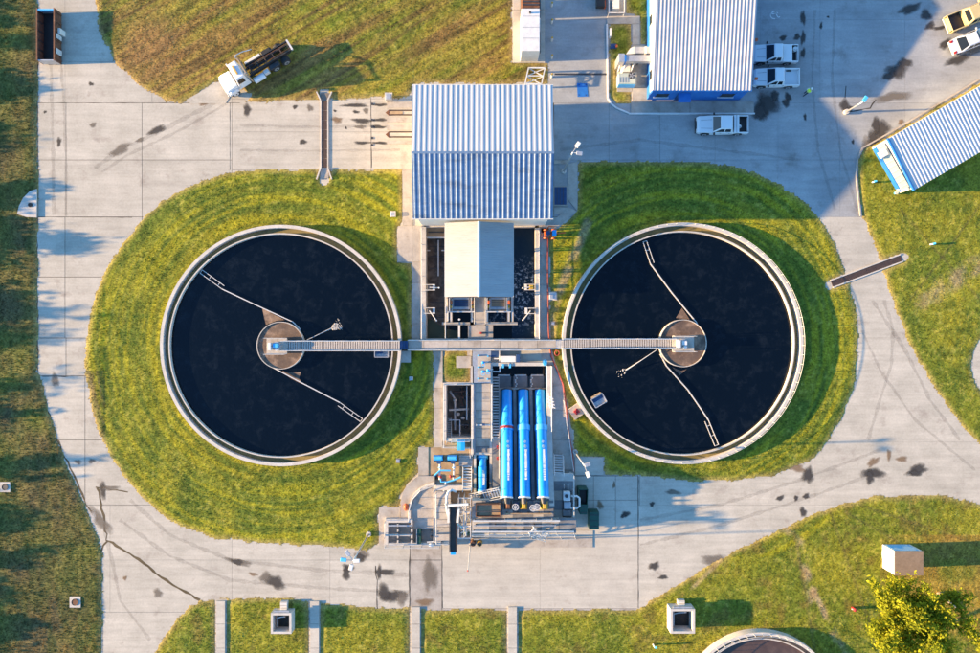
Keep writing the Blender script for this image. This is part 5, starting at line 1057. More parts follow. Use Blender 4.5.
def pickup(label,px,py,ang,paint='car_white',bed='car_white',L=5.5,group='parked pickups',toolbox=False,rack=False,cover=False):
    c=W(px,py,1.0); t=thing('pickup_truck',label,'pickup',(c.x,c.y,0),R(ang),group); W2=.96; h=L/2
    bx=-h+1.75+.02   # front of bed
    b=MB()
    b.side([(h-.08,.45),(h,.62),(h-.04,.86),(h-.25,.98),(1.0,1.08),(bx,1.08),(bx,.38),(h-.5,.34)],-W2,W2)          # nose, hood and cab base
    b.box(-h+.05,-W2,bx-.001,-W2+.11,.42,1.08); b.box(-h+.05,W2-.11,bx-.001,W2,.42,1.08); b.box(-h+.05,-W2+.111,-h+.13,W2-.111,.45,1.06)
    b.v=[(x,y*(.86 if x>h-.1 else .94),z) if x>h-.3 else (x,y,z) for x,y,z in b.v]
    bo=b.build('body',paint,t,local=True,bevel=.05,seg=2)
    MB().box(-h+.131,-W2+.112,bx-.002,W2-.112,.55,.62).build('bed_floor',bed,t,local=True)
    if bed!=paint:
        for y in (-W2+.113,W2-.153): MB().box(-h+.14,y,bx-.01,y+.04,.62,1.03).build('bed_liner',bed,t,local=True)
    for s in (-1,1):
        for xx in (h-1.0,-h+1.1): MB().side([(xx-.5,.36),(xx-.46,.66),(xx-.25,.84),(xx+.25,.84),(xx+.46,.66),(xx+.5,.36)],s*(W2-.02),s*(W2+.035)).build('wheel_arch','black',bo,local=True)
    for xx in (h-1.0,-h+1.1):
        for s in (-1,1): wheel(t,xx,s*(W2-.1),.39,.26)
    # cabin
    x0b,x1b,x0t,x1t,zt=bx+.02,1.15,bx+.30,.42,1.78; wt=.72
    cb=MB().frustum((x0b,-W2+.04,x1b,W2-.04,1.06),(x0t,-wt,x1t,wt,zt)).build('cabin',paint,t,local=True,bevel=.06,seg=3)
    def S(u,v,off=.004):  # front slope
        x=x1b+(x1t-x1b)*v; w=(W2-.04)+(wt-W2+.04)*v; return (x+off*1.4,w*u,1.06+(zt-1.06)*v+off)
    pane('windshield',[S(-.88,.06),S(.88,.06),S(.84,.90),S(-.84,.90)],'glass_dark',cb)
    def Bk(u,v): x=x0b+(x0t-x0b)*v; w=(W2-.04)+(wt-W2+.04)*v; return (x-.006,w*u,1.06+(zt-1.06)*v)
    pane('rear_window',[Bk(.8,.22),Bk(-.8,.22),Bk(-.76,.86),Bk(.76,.86)],'glass_dark',cb)
    for s in (-1,1):
        def Sd(x,v): return (x,s*((W2-.04)+(wt-W2+.04)*v+.004),1.06+(zt-1.06)*v)
        xm=(x0b+x1b)/2-.1
        pane('side_window',[Sd(x0b+.28,.14),Sd(xm-.06,.14),Sd(xm-.06,.82),Sd(x0t+.12,.82)],'glass_dark',cb); pane('side_window',[Sd(xm+.06,.14),Sd(x1b-.2,.14),Sd(x1t-.02,.82),Sd(xm+.06,.82)],'glass_dark',cb)
        m_=MB().box(.95,s*W2,1.12,s*(W2+.24),1.08,1.26).build('mirror','black' if paint=='car_white' else paint,t,local=True,bevel=.03)
        MB().box(h-.16,s*.58-.17,h-.005,s*.58+.17,.68,.84).build('headlight','lamp_lens',t,local=True,bevel=.03); MB().box(-h+.03,s*(W2-.14)-.06,-h+.12,s*(W2-.14)+.06,.62,.98).build('taillight','tail_red',t,local=True)
        MB().box(.2,s*(W2+.0),.36,s*(W2+.03),.9,.94).build('door_handle','steel_dark',t,local=True); MB().box(-.75,s*(W2+.0),-.6,s*(W2+.03),.9,.94).build('door_handle','steel_dark',t,local=True)
    MB().box(-.0+h-.04,-.85,h+.10,.85,.40,.60).build('front_bumper','steel_dark',t,local=True,bevel=.04); MB().box(-h-.12,-.86,-h+.04,.86,.42,.58).build('rear_bumper','galv',t,local=True,bevel=.04)
    MB().box(h-.01,-.42,h+.03,.42,.62,.82).build('grille','black',t,local=True)
    pane('hood_crease',[(1.2,-.5,1.066),(h-.4,-.44,1.0),(h-.4,-.42,1.0),(1.2,-.47,1.066)],'steel_dark',bo,.004); pane('hood_crease',[(1.2,.47,1.066),(h-.4,.42,1.0),(h-.4,.44,1.0),(1.2,.5,1.066)],'steel_dark',bo,.004)
    if toolbox: 
        tb=MB().box(bx-.62,-W2-.01,bx-.06,W2+.01,.95,1.22).build('tool_box','car_white',t,local=True,bevel=.03); MB().box(bx-.36,-W2,bx-.33,W2,1.221,1.235).build('lid_seam','steel_dark',tb,local=True)
    if cover: MB().box(-h+.75,-W2+.05,bx-.02,W2-.05,1.02,1.10).build('bed_cover',paint,t,local=True,bevel=.03)
    return t
p1_=pickup('white pickup parked at the office, the upper of two side by side',776,53.2,180,L=5.0,bed='black',cover=True)
p2_=pickup('white pickup with bare white bed, the lower of two side by side',777,77,180,L=5.1,bed='car_white')
p3_=pickup('white pickup with black bed and tool box parked below the office',723,124.3,180,L=5.7,bed='black',toolbox=True)
p4_=pickup('pale yellow pickup with empty black bed at the upper right corner',973,14.5,22,'pickup_yellow','black',5.6)
def loose(name,label,cat,px,py,z,m,r,h):
    c=W(px,py,z+h); t=thing(name,label,cat,(c.x,c.y,z)); MB().cyl(c.x,c.y,r*.85,z,z+h,14,r).build('body',m,t,smooth=True,auto=40); MB().lathe(c.x,c.y,[(r,z+h),(r,z+h+.04),(r*.8,z+h+.04),(r*.8,z+h)],14).build('rim',m,t); MB().tube([(c.x-r,c.y,z+h),(c.x,c.y-r*.7,z+h+.1),(c.x+r,c.y,z+h)],.015,5).build('handle','steel_dark',t)
loose('bucket','white bucket in the bed of the pickup below the office','bucket',739.5,126.5,.62,'white_paint',.2,.4)
loose('bucket','white tub in the bed of the upper parked pickup','tub',795.5,49,.62,'white_paint',.26,.4)
# sedan
c=W(966,42.5,.7); t=thing('sedan','white sedan parked below the yellow pickup','car',(c.x+.6,c.y+.25,0),R(22)); W2=.9
b=MB().side([(2.3,.35),(2.38,.5),(2.34,.66),(2.1,.76),(.95,.90),(-1.45,.93),(-2.2,.92),(-2.34,.80),(-2.36,.5),(-2.28,.32)],-W2,W2); b.v=[(x,y*(.84 if abs(x)>2.25 else .93 if abs(x)>2 else 1),z) for x,y,z in b.v]; b=b.build('body','car_white',t,local=True,bevel=.07,seg=3)
cb=MB().frustum((-1.75,-W2+.05,1.05,W2-.05,.90),(-.95,-.62,.25,.62,1.42)).build('cabin','car_white',t,local=True,bevel=.07,seg=3)
def fr(u,v,f): 
    xb,xt=(1.05,.25) if f else (-1.75,-.95); return (xb+(xt-xb)*v+(.008 if f else -.008),u*((W2-.05)+(.62-W2+.05)*v),.90+.52*v+.006)
pane('windshield',[fr(-.9,.05,1),fr(.9,.05,1),fr(.86,.93,1),fr(-.86,.93,1)],'glass_dark',cb); pane('rear_window',[fr(.9,.08,0),fr(-.9,.08,0),fr(-.84,.93,0),fr(.84,.93,0)],'glass_dark',cb)
for s in (-1,1):
    def Sd(x,v): return (x,s*((W2-.05)+(.62-W2+.05)*v+.004),.90+.52*v)
    pane('side_window',[Sd(-1.25,.12),Sd(-.4,.12),Sd(-.4,.85),Sd(-.85,.85)],'glass_dark',cb); pane('side_window',[Sd(-.3,.12),Sd(.72,.12),Sd(.2,.85),Sd(-.3,.85)],'glass_dark',cb)
    for xx in (1.42,-1.4): wheel(t,xx,s*(W2-.1),.32,.2)
    MB().box(.72,s*W2,.86,s*(W2+.16),.88,1.0).build('mirror','car_white',t,local=True,bevel=.02); MB().box(2.18,s*.6-.18,2.36,s*.6+.18,.58,.7).build('headlight','lamp_lens',t,local=True,bevel=.03); MB().box(-2.40,s*.62-.14,-2.12,s*.62+.14,.72,.94).build('taillight','tail_red',t,local=True,bevel=.03)
    MB().box(-.2,s*(W2+.0),-.05,s*(W2+.025),.78,.81).build('door_handle','galv',t,local=True)
# roll-off truck
c=W(256,66.5,1.2); t=thing('roll_off_truck','white roll-off truck with black hoist rails parked on the brown grass','truck',(c.x,c.y,0),R(-148.5))
f=MB().side([(2.75,.55),(4.22,.55),(4.28,1.0),(4.1,1.45),(2.75,1.72)],-.95,.95).build('hood','car_white',t,local=True,bevel=.12,seg=3)
for s in (-1,1):
    MB().side([(2.9,.75),(3.0,1.15),(3.3,1.32),(3.8,1.3),(4.1,1.1),(4.2,.75)],s*.93,s*1.16).build('fender','car_white',t,local=True,bevel=.05)
    MB().box(4.2,s*.85-.16,4.3,s*.85+.16,.9,1.1).build('headlight','lamp_lens',t,local=True); wheel(t,3.5,s*1.0,.5,.3,'white_paint')
cb=MB().frustum((1.35,-1.08,2.85,1.08,.75),(1.45,-.95,2.45,.95,2.75)).build('cab','car_white',t,local=True,bevel=.08,seg=3)
pane('windshield',[(2.66,-.86,1.85),(2.66,.86,1.85),(2.50,.8,2.6),(2.50,-.8,2.6)],'glass_dark',cb)
for s in (-1,1): pane('side_window',[(1.7,s*1.035,1.75),(2.55,s*1.035,1.75),(2.38,s*.985,2.5),(1.7,s*.985,2.5)],'glass_dark',cb); MB().box(2.45,s*1.1,2.6,s*1.42,1.7,2.2).build('mirror','rail_metal',t,local=True,bevel=.02); MB().tube([(1.2,s*1.0,.8),(1.2,s*1.0,3.1)],.07,8).build('exhaust_stack','galv',t,local=True)
MB().box(1.9,-.5,2.05,.5,2.75,2.85).build('roof_marker','yellow_paint',cb,local=True)
for y in (-1.15,1.15): MB().bar((1.12,y,.9),(1.12,y,3.0),.1).build('rack_post','tan_concrete',t,local=True)
for z in (2.0,2.95): MB().bar((1.12,-1.2,z),(1.12,1.2,z),.12,.12).build('headache_rack','tan_concrete',t,local=True)
for s in (-1,1): MB().box(-4.0,s*.42-.06,1.3,s*.42+.06,.72,1.0).build('chassis_rail','steel_dark',t,local=True)
for s in (-1,1):
    MB().bar((-4.3,s*.52,1.30),(.95,s*.52,1.48),.14,.26).build('hoist_rail','black',t,local=True); MB().bar((-4.3,s*.30,1.36),(.95,s*.30,1.54),.05,.05).build('rail_edge','rust',t,local=True)
for k in range(6): x=-4.1+k*.95; MB().bar((x,-.5,1.32+k*.033),(x,.5,1.32+k*.033),.12,.12).build('hoist_cross_beam','rust_brown' if k%2 else 'black',t,local=True)
MB().bar((-4.35,-.62,1.35),(-4.35,.62,1.35),.2,.2).build('tail_roller','rail_metal',t,local=True)
MB().tube([(-2.2,0,1.1),(.6,0,1.3)],.12,10).build('hydraulic_ram','black',t,local=True)
for s in (-1,1):
    for xx in (-1.75,-3.05): wheel(t,xx,s*.83,.5,.56,'galv')
    MB().side([(-2.4,.9),(-2.25,1.12),(-1.2,1.12),(-1.05,.9)],s*.62,s*1.13).build('mud_guard','black' if s<0 else 'steel_dark',t,local=True,bevel=.03)
MB().tube([(1.0,1.05,.75),(-.3,1.05,.75)],.34,14).build('fuel_tank','car_white',t,local=True,smooth=True,auto=40); MB().box(-1.0,-1.15,.9,-.72,.55,1.05).build('tool_box','white_paint',t,local=True,bevel=.03); MB().box(-.95,.72,-.35,1.15,.55,1.05).build('tool_box','white_paint',t,local=True,bevel=.03); MB().box(.1,-.7,1.0,-.2,1.0,1.45).build('hydraulic_tank','steel_dark',t,local=True,bevel=.03)
MB().tube([(1.1,-1.2,3.0),(.3,-1.35,2.6),(-.6,-1.3,2.2)],.05,6).build('tarp_arm','rail_metal',t,local=True); MB().box(4.2,-1.0,4.36,1.0,.5,.72).build('bumper','galv',t,local=True,bevel=.03)
# pale slab the truck stands on
panel([(186,100),(222,80),(231,95),(226,103.5),(190,103.5)],z=.04,m='concrete')
# ------------------------------------------------------------------ person in a safety vest
def skin_mesh(joints,bones,rad,sub=2):
    me=bpy.data.meshes.new('body'); me.from_pydata(joints,bones,[]); o=bpy.data.objects.new('tmp',me); col.objects.link(o)
    m=o.modifiers.new('s','SKIN'); 
    for i,r in enumerate(rad): me.skin_vertices[0].data[i].radius=(r,r)
    me.skin_vertices[0].data[0].use_root=True; sm=o.modifiers.new('d','SUBSURF'); sm.levels=sub; sm.render_levels=sub
    dg=bpy.context.evaluated_depsgraph_get(); dg.update(); r_=bpy.data.meshes.new_from_object(o.evaluated_get(dg)); bpy.data.objects.remove(o); return r_
J=[(0,0,.95),(0,.01,1.15),(0,.0,1.38),(0,0,1.5),(.02,0,1.6),(.03,0,1.68),   # pelvis..head
   (0,.1,.90),(.14,.1,.50),(.02,.1,.09),(.15,.1,.05), (0,-.1,.90),(-.02,-.1,.48),(-.26,-.1,.12),(-.14,-.1,.05),
   (0,.19,1.40),(-.08,.25,1.12),(.06,.26,.90),(.12,.26,.83), (0,-.19,1.40),(.06,-.25,1.13),(.2,-.24,.93),(.25,-.23,.87)]
Bn=[(0,1),(1,2),(2,3),(3,4),(4,5),(0,6),(6,7),(7,8),(8,9),(0,10),(10,11),(11,12),(12,13),(2,14),(14,15),(15,16),(16,17),(2,18),(18,19),(19,20),(20,21)]
Rd=[.15,.14,.15,.06,.09,.085,.10,.075,.055,.05,.10,.075,.055,.05,.065,.05,.04,.035,.065,.05,.04,.035]
bm_=skin_mesh(J,Bn,Rd)
c=W(804,94.5); pt=thing('person','person in yellow safety vest and dark trousers walking across the lot','person',(c.x,c.y,.0),R(35))
for k_ in ('skin','trousers','white_paint'): bm_.materials.append(M[k_])
for p in bm_.polygons:
    p.use_smooth=True; z=p.center.z; p.material_index=1 if (z<.98 and abs(p.center.y)<.2 or z<.8) else (2 if z<1.47 and not (z<.97) else 0)
bo=bpy.data.objects.new('body',bm_); col.objects.link(bo); bo.parent=pt
ve=MB(); ve.lathe(0,0,[(.19,.97),(.19,1.0),(.20,1.15),(.215,1.32),(.17,1.44),(.09,1.48)],20,closed=False); 
ve.v=[(x*.82,y*1.12,z) for x,y,z in ve.v]; vo=ve.build('safety_vest','hivis',pt,local=True,smooth=True)
for z in (1.05,1.2): 
    q=MB().lathe(0,0,[(.203,z),(.206,z+.05)],20,closed=False); q.v=[(x*.84,y*1.13,zz) for x,y,zz in q.v]; q.build('reflective_band','rail_metal',vo,local=True)
MB().ell((.03,0,1.70),.115,.105,.10,14,8).build('hard_hat','white_paint',pt,local=True,smooth=True); MB().cyl(.05,0,.14,1.685,1.70,16).build('hat_brim','white_paint',pt,local=True)
hd=MB()
for s in (-1,1):
    for k in range(5): hd.tube([(.13-.0*k+ (0.12 if s<0 else 0),s*(.255-.012*k),.84),(.14+(.12 if s<0 else 0),s*(.25-.014*k),.77+.006*abs(k-2))],[.011,.008],5)
hd.build('hand_fingers','skin',pt,local=True)
for s in (-1,1): MB().ell((.115,s*.035,1.645),.012,.014,.009,6,4).build('eye','black',pt,local=True)
MB().ell((.125,0,1.615),.018,.014,.025,6,5).build('nose','skin',pt,local=True)
# ------------------------------------------------------------------ things on the upper edge
t=thing('generator','white box generator on the pale pad beside the drive','generator',W(530.5,25)); Z=2.9
part(t,'enclosure','white_paint',521.3,8.5,539.8,51,.12,Z,bevel=.04); part(t,'skid','steel_dark',520.5,-8,540.5,52.5,.12,.35); part(t,'radiator_frame','rust',522,-10,539.5,8,.35,Z-.4)
for k in range(5): part(t,'louvre','steel_dark',522.8,-8.5+k*3.1,538.8,-7+k*3.1,Z-.4,Z-.33)
part(t,'rear_panel','pump_blue_light',522,51.1,539,52,.5,Z-.3); MB().cyl(*W(530,13,Z)[:2],.1,Z,Z+.25,10).build('exhaust','steel_dark',t); part(t,'door','white_paint',540,18,540.3,30,.5,2.3)
for k in range(3): part(t,'roof_seam','galv',521.6,16+k*11,539.5,16.5+k*11,Z,Z+.015)
t=thing('lattice_frame','white cross-braced steel frame between generator pad and large building','frame',W(535,76)); z=1.3
P=[W(528.5,68,z),W(545,68,z),W(541.5,84,z),W(525,84,z)]
for i in range(4): MB().bar(P[i],P[(i+1)%4],.12,.16).build('beam','white_paint',t); MB().bar((P[i].x,P[i].y,0),P[i],.11).build('post','white_paint',t)
m1=P[0].lerp(P[3],.5); m2=P[1].lerp(P[2],.5); MB().bar(m1,m2,.09,.12).build('beam','white_paint',t)
for a_,b_ in ((P[0],m2),(P[1],m1),(m1,P[2]),(m2,P[3])): MB().bar(a_-Vector((0,0,.1)),b_-Vector((0,0,.1)),.08,.08).build('brace','white_paint',t)
for k,y in enumerate((2.5,19.5,37.5,55,74)):
    c=W(552.3,y,.9); t=thing('bollard',['pale bollard at the upper edge of the drive','second pale bollard from the upper edge along the drive','third pale bollard from the upper edge along the drive','fourth pale bollard beside the lower end of the generator pad','pale bollard nearest the large building'][k],'bollard',(c.x,c.y,0),0,'bollards along the drive'); MB().cyl(c.x,c.y,.12,0,.85,12).build('post','cream_wall',t,smooth=True,auto=40); MB().ell((c.x,c.y,.85),.12,.12,.1,12,6).build('cap','yellow_paint',t,smooth=True)
t=thing('steel_road_plate','blue steel plate lying on the drive','plate',W(582.5,90)); MB().pprism([(577,83.2),(587,83.6),(588,96.6),(577.6,97)],.004,.03).build('plate','blue_trim',t); 
for x,y in ((579,85),(586,85),(579,95),(586,95)): MB().cyl(*W(x,y,.03)[:2],.06,.03,.05,8).build('bolt','steel_dark',t)
t=thing('ramp_barrier','dark drain slot across the sunny part of the drive','drain',W(580,74)); part(t,'frame','steel_dark',554.5,73.4,607,75.2,.002,.012); 
for k in range(20): part(t,'bar','steel_dark',555+k*2.6,73.6,556+k*2.6,75,.012,.02)
# black machine and framed box at the top edge
t=thing('black_cart','black cart with orange side at the upper edge of the drive','cart',W(601,2)); part(t,'body','black',596.5,-5,605,6.5,.35,.95,bevel=.05); part(t,'side','orange_paint',604.2,-3,606,7.5,.3,.7)
for x in (597.5,604): 
    for y in (-3,5): MB().tube([W(x-.6,y,.25),W(x+.6,y,.25)],.24,12).build('wheel','rubber',t)
t=thing('framed_box','pale box inside a grey pipe frame at the upper edge','box',W(616,4)); part(t,'box','cream_wall',613,-2,619.5,8.5,.1,.8,bevel=.03)
for a_,b_ in (((609,-4),(609,13)),((609,13),(624.5,13)),((624.5,13),(624.5,-4))): MB().bar(W(*a_,.8),W(*b_,.8),.09,.09).build('frame_rail','rail_metal',t); MB().bar((W(*a_,.8).x,W(*a_,.8).y,.1),W(*a_,.8),.08).build('frame_post','rail_metal',t)
t=thing('bench','dark blue bench on the small lawn by the office','bench',W(614,46)); part(t,'seat','navy_cover',610.5,43.8,616.5,48.6,.42,.48)
for x in (611,615): part(t,'leg','steel_dark',x,44.5,x+.9,48,.05,.42)
part(t,'bag','orange_paint',615.6,44.5,617.8,47,.48,.7,bevel=.04)
t=thing('sign_post','white sign post standing by the drive kerb','sign',W(611,32)); part(t,'panel','white_paint',610.2,28,611.4,36,.6,1.3); part(t,'post','galv',610.4,31.5,611.2,32.5,0,.6)
# air handling unit and ducts
t=thing('condenser_unit','pale green condenser with round fan beside the office','air conditioner',W(628,76)); part(t,'cabinet','roof_green',618.5,73,635.8,84,.1,1.35,bevel=.04); part(t,'base','wall_concrete',617.5,72,637,85.5,.1,.2); c=W(631.7,75.6,1.4)
MB().cyl(c.x,c.y,.36,1.35,1.40,20).build('fan_cowl','steel_dark',t); fb=MB()
for k in range(5): fb.bar((c.x,c.y,1.42),(c.x+.3*math.cos(k*1.257),c.y+.3*math.sin(k*1.257),1.42),.12,.02)
fb.build('fan_blades','galv',t)
part(t,'front_panel','pump_blue_light',618.8,84.1,635.5,84.9,.3,1.2)
for k in range(4): part(t,'fin','galv',619.5+k*2.6,77,620.4+k*2.6,82.5,1.35,1.38)
for k,(x,y) in enumerate(((620,66),(625,65.5),(633,66))): MB().tube([W(x-2,y+6,1.1),W(x,y,1.2),W(x+1.5,y-4,1.6)],.08,8).build('refrigerant_pipe','rail_metal',t,smooth=True)
part(t,'valve_box','cream_wall',622.5,62.5,630.5,72,.1,1.2,bevel=.05)
t=thing('air_duct','blue and grey air duct running into the office wall','duct',W(636,58)); part(t,'duct','galv',625,55.2,652.5,61.4,1.7,2.3); part(t,'end_box','galv',618.8,53.5,624.8,62,.1,2.3,bevel=.04); part(t,'flange','blue_trim',624.9,54.8,626.4,61.8,1.6,2.36); part(t,'support','steel_dark',640,57.5,641,59,0.1,1.7)
t=thing('duct_elbow','cream duct elbow above the blue air duct','duct',W(632,51)); MB().pprism([(626,54.4),(630.5,48),(634.5,46.6),(634.5,53.6)],.4,1.9).build('elbow','cream_wall',t); part(t,'straight','galv',634.7,46.8,651.5,53.4,1.2,1.9); part(t,'joint_band','cream_wall',645,46.5,646.8,53.6,1.15,1.95)
# ------------------------------------------------------------------ light masts
def mast(label,px,py,h,heads,lamp='white_paint'):
    b=W(px,py); t=thing('light_mast',label,'light pole',(b.x,b.y,0),0,'light masts')
    MB().cyl(b.x,b.y,.28,0,.35,14).build('footing','wall_concrete',t); MB().tube([(b.x,b.y,.3),(b.x,b.y,h)],[.11,.07],10).build('pole','galv',t,smooth=True)
    for (dx,dy,m) in heads:
        a=MB().tube([(b.x,b.y,h-.1),(b.x+dx*.75,b.y+dy*.75,h+.05)],.04,6).build('arm','galv',t)
        d=Vector((dx,dy,0)).normalized(); c=Vector((b.x+dx,b.y+dy,h+.05)); l_=MB().bar(c-d*.3,c+d*.3,.38,.16).build('lamp_head',m,a,bevel=.04); MB().bar(c-d*.25-Vector((0,0,.1)),c+d*.25-Vector((0,0,.1)),.3,.03).build('lens','lamp_lens',l_)
    return t
mast('light mast with four flood lamps beside the lower road',369,533.5,8.3,[(-.55,.75,'galv'),(-.95,.1,'pump_blue_light'),(.35,.0,'white_paint'),(-.2,-.65,'white_paint')])
mast('light mast with two lamps at the right of the large building',563.6,171.8,8.0,[(.5,.75,'cream_wall'),(.65,-.1,'galv')])
mast('light mast with one lamp by the stair right of the pumps',575,451.5,7.2,[(.35,-.9,'white_paint'),(.3,.1,'galv')])
mast('light mast with blue lamp in the parking lot',845.5,112.5,3.4,[(.2,.3,'pump_blue_light')])
# ------------------------------------------------------------------ open concrete wells
def well(label,px0,py0,px1,py1,h,hatch):
    a_=W(px0,py0,h); b_=W(px1,py1,h); x0,x1,y0,y1=a_.x,b_.x,b_.y,a_.y; t=thing('concrete_well',label,'well',((x0+x1)/2,(y0+y1)/2,0),0,'open concrete wells'); w=.24
    for k,(p0,q0,p1,q1) in enumerate(((x0,y0,x0+w,y1),(x1-w,y0,x1,y1),(x0+w,y0,x1-w,y0+w),(x0+w,y1-w,x1-w,y1))): MB().box(p0,q0,p1,q1,-.02,h+.002*(k<2)).build('wall','wall_concrete',t)
    MB().box(x0+w,y0+w,x1-w,y1-w,-.02,.1).build('floor','black',t); MB().tube([(x0+.5,y1-.8,h*.6),(x0+1.0,y1-.6,h*.7),(x1-.8,y1-.55,h*.7)],.06,6).build('pipe','rail_metal',t); MB().box(x0+.5,y0+.5,x0+.6,y1-.5,h*.45,h*.52).build('guide_rail','rail_metal',t)
    hx,hy=hatch; c=W(hx,hy,.6)
    s_=MB().box(c.x-.38,c.y-.5,c.x+.38,c.y+.5,-.02,.55).build('step_block','wall_concrete',t)
    for k in range(3): MB().box(c.x-.36,c.y-.42+k*.3,c.x+.36,c.y-.22+k*.3,.55,.6).build('step_tread','white_paint',s_)
    MB().box(x0+.3,y1+.02,x1-.3,y1+.2,h-.3,h-.1).build('ledge','galv',t)
well('open concrete well with steps in the grass below the lower road',270.7,613,291.4,633.8,1.3,(283.5,606.5)); well('open concrete well with steps left of the brown tank',670.6,609,695,633.5,1.5,(681.5,605))
# ------------------------------------------------------------------ open roll-off container at the upper left
h=1.2; a_=W(36.5,8.5,h); b_=W(55,60.5,h); x0,x1,y0,y1=a_.x,b_.x,b_.y,a_.y; t=thing('open_container','rusty open-top container standing on the road at the upper left','container',((x0+x1)/2,(y0+y1)/2,0)); w=.09
for k,(p0,q0,p1,q1,m_) in enumerate(((x0,y0,x0+w,y1,'rust'),(x1-w,y0,x1,y1,'rust'),(x0+w,y0,x1-w,y0+w,'galv'),(x0+w,y1-w,x1-w,y1,'galv'))): MB().box(p0,q0,p1,q1,.12,h+.003*(k<2)).build('side_wall',m_,t)
MB().box(x0+w,y0+w,x1-w,y1-w,.12,.2).build('floor','black',t)
for k in range(6):
    y=y0+.3+k*(y1-y0-.6)/5
    MB().box(x1+.001,y-.06,x1+.09,y+.06,.2,h-.05).build('side_rib','rust',t); MB().box(x0+w+.01,y-.05,x0+w+.06,y+.05,.2,h-.1).build('inner_rib','steel_dark',t)
for s in (x0,x1-.14): MB().box(s,y0-.02,s+.14,y1+.02,h+.004,h+.07).build('top_rim','rust' ,t)
MB().box(x0+.1,y1-.22,x1-.1,y1-.1,h-.3,h+.06).build('top_rim','pump_blue_light',t)
for s in (x0+.5,x1-.7): MB().box(s,y0,s+.15,y1,0.0,.12).build('skid','steel_dark',t)
MB().box(x1+.1,y1-2.6,x1+.35,y1-2.0,.0,.9).build('ladder_bracket','cream_wall',t)
for k,(yy,l_) in enumerate(((y1-3.2,.5),(y1-4.9,.6))): MB().box(x1+.1,yy,x1+.16,yy+l_,.3,1.2).build('side_hook','rail_metal',t)
# ------------------------------------------------------------------ drain channels across the roads
def channel(label,p,q,width,flare0,flare1):
    a_=W(*p); b_=W(*q); d=(b_-a_); L=d.length; d.normalize(); s=Vector((-d.y,d.x,0)); t=thing('drain_channel',label,'drain',((a_.x+b_.x)/2,(a_.y+b_.y)/2,0),0,'drain channels'); up=Vector((0,0,1))
    n=int(L/.95)
    for k in range(n):
        c0=a_+d*(L*k/n+.02); c1=a_+d*(L*(k+1)/n-.02); MB().bar(c0+up*.02,c1+up*.02,width,.04).build('cover_plate','rust_brown',t)
    for q_ in (-1,1):
        MB().bar(a_+s*q_*(width/2+.1)+up*.03,b_+s*q_*(width/2+.1)+up*.03,.12,.12).build('edge_curb','wall_concrete',t)
        for pt_,dr,fl in ((a_,-d,flare0),(b_,d,flare1)):
            if fl: MB().bar(pt_+s*q_*(width/2+.1)+up*.08,pt_+dr*fl+s*q_*(width/2+.55)+up*.08,.13,.3).build('wing_wall','wall_concrete',t)
    for pt_,dr,fl in ((a_,-d,flare0),(b_,d,flare1)):
        if fl: MB().bar(pt_+up*.06,pt_+dr*fl*.9+up*.06,width*1.5,.03).build('outlet_slab','walk_concrete' if dr is d else 'dark_concrete',t)
    return t
channel('rust-brown covered drain channel crossing the north drive',(324.5,101),(324.5,168),.58,.95,1.3)
channel('rust-brown covered drain channel slanting across the right road',(831.5,284),(901.5,258),.62,0,0)
# steel strips and slots in the drive beside the large building
t=thing('skid_track','row of weathered concrete skid tracks with rusty slots beside the large building','track',W(398,122))
for y0,y1 in ((102,108),(117.5,122.5),(125,130),(140.5,144)): part(t,'track_slab','walk_concrete',387,y0,412,y1,.004,.06)
for y in (110.5,115,132,137): part(t,'rusty_slot','rust_brown',389,y-.7,412,y+.5,.004,.05)
for y0,y1 in ((110,115.4),(131.6,137.4)): MB().pprism([(385.5,(y0+y1)/2),(389,y0-.4),(389,y1+.4)],.004,.06).build('track_nose','rust',t)
MB().pprism([(389.5,111.3),(402,111.3),(403,112.8),(402,114.2),(389.5,114.2)],.004,.035).build('track_infill','tan_concrete',t); MB().pprism([(389.5,132.8),(412,132.8),(412,136.2),(389.5,136.2)],.004,.033).build('track_infill','pad_concrete',t)
for y in (104,120,127,138,145): MB().cyl(*W(372,y,.05)[:2],.14,.004,.05,10).build('anchor_plate','steel_dark',t)
def ubox(label,px,py,s,h,m,cat='utility box',name='utility_box'):
    t=thing(name,label,cat,W(px,py)); part(t,'body',m,px-s,py-s,px+s,py+s,.0,h,bevel=.02); part(t,'lid','galv',px-s*.8,py-s*.8,px+s*.8,py+s*.8,h,h+.04); part(t,'plinth','wall_concrete',px-s*1.3,py-s*1.3,px+s*1.3,py+s*1.3,-.02,.08); return t
ubox('small grey utility box on the north drive edge near the large building',388.5,96.5,3,.8,'galv'); ubox('grey-white meter box on the grass right of the basin',552.8,296,3.4,.5,'lamp_lens'); ubox('black box on the grass below the grey meter box',553,323.5,1.7,.4,'black'); ubox('small white junction box on the grass left of the building path',393,214,2.3,.35,'white_paint')
ubox('low white valve box on the grass left of the footpath',411,378.5,1.8,.45,'white_paint'); ubox('small dark valve box on the lawn lower left of the pumps',398,461,2,.2,'dark_concrete')
def manhole(label,px,py,s,m,lid,shape=None):
    t=thing('manhole',label,'manhole',W(px,py)); c=W(px,py,.18)
    if shape: MB().pprism(shape,-.02,.18).build('collar',m,t)
    else: part(t,'collar',m,px-s,py-s,px+s,py+s,-.02,.18)
    MB().cyl(c.x,c.y,s/PXM*.55,.18,.22,20).build('lid',lid,t); MB().lathe(c.x,c.y,[(s/PXM*.62,.18),(s/PXM*.62,.24),(s/PXM*.54,.24),(s/PXM*.54,.18)],20).build('lid_ring','steel_dark',t)
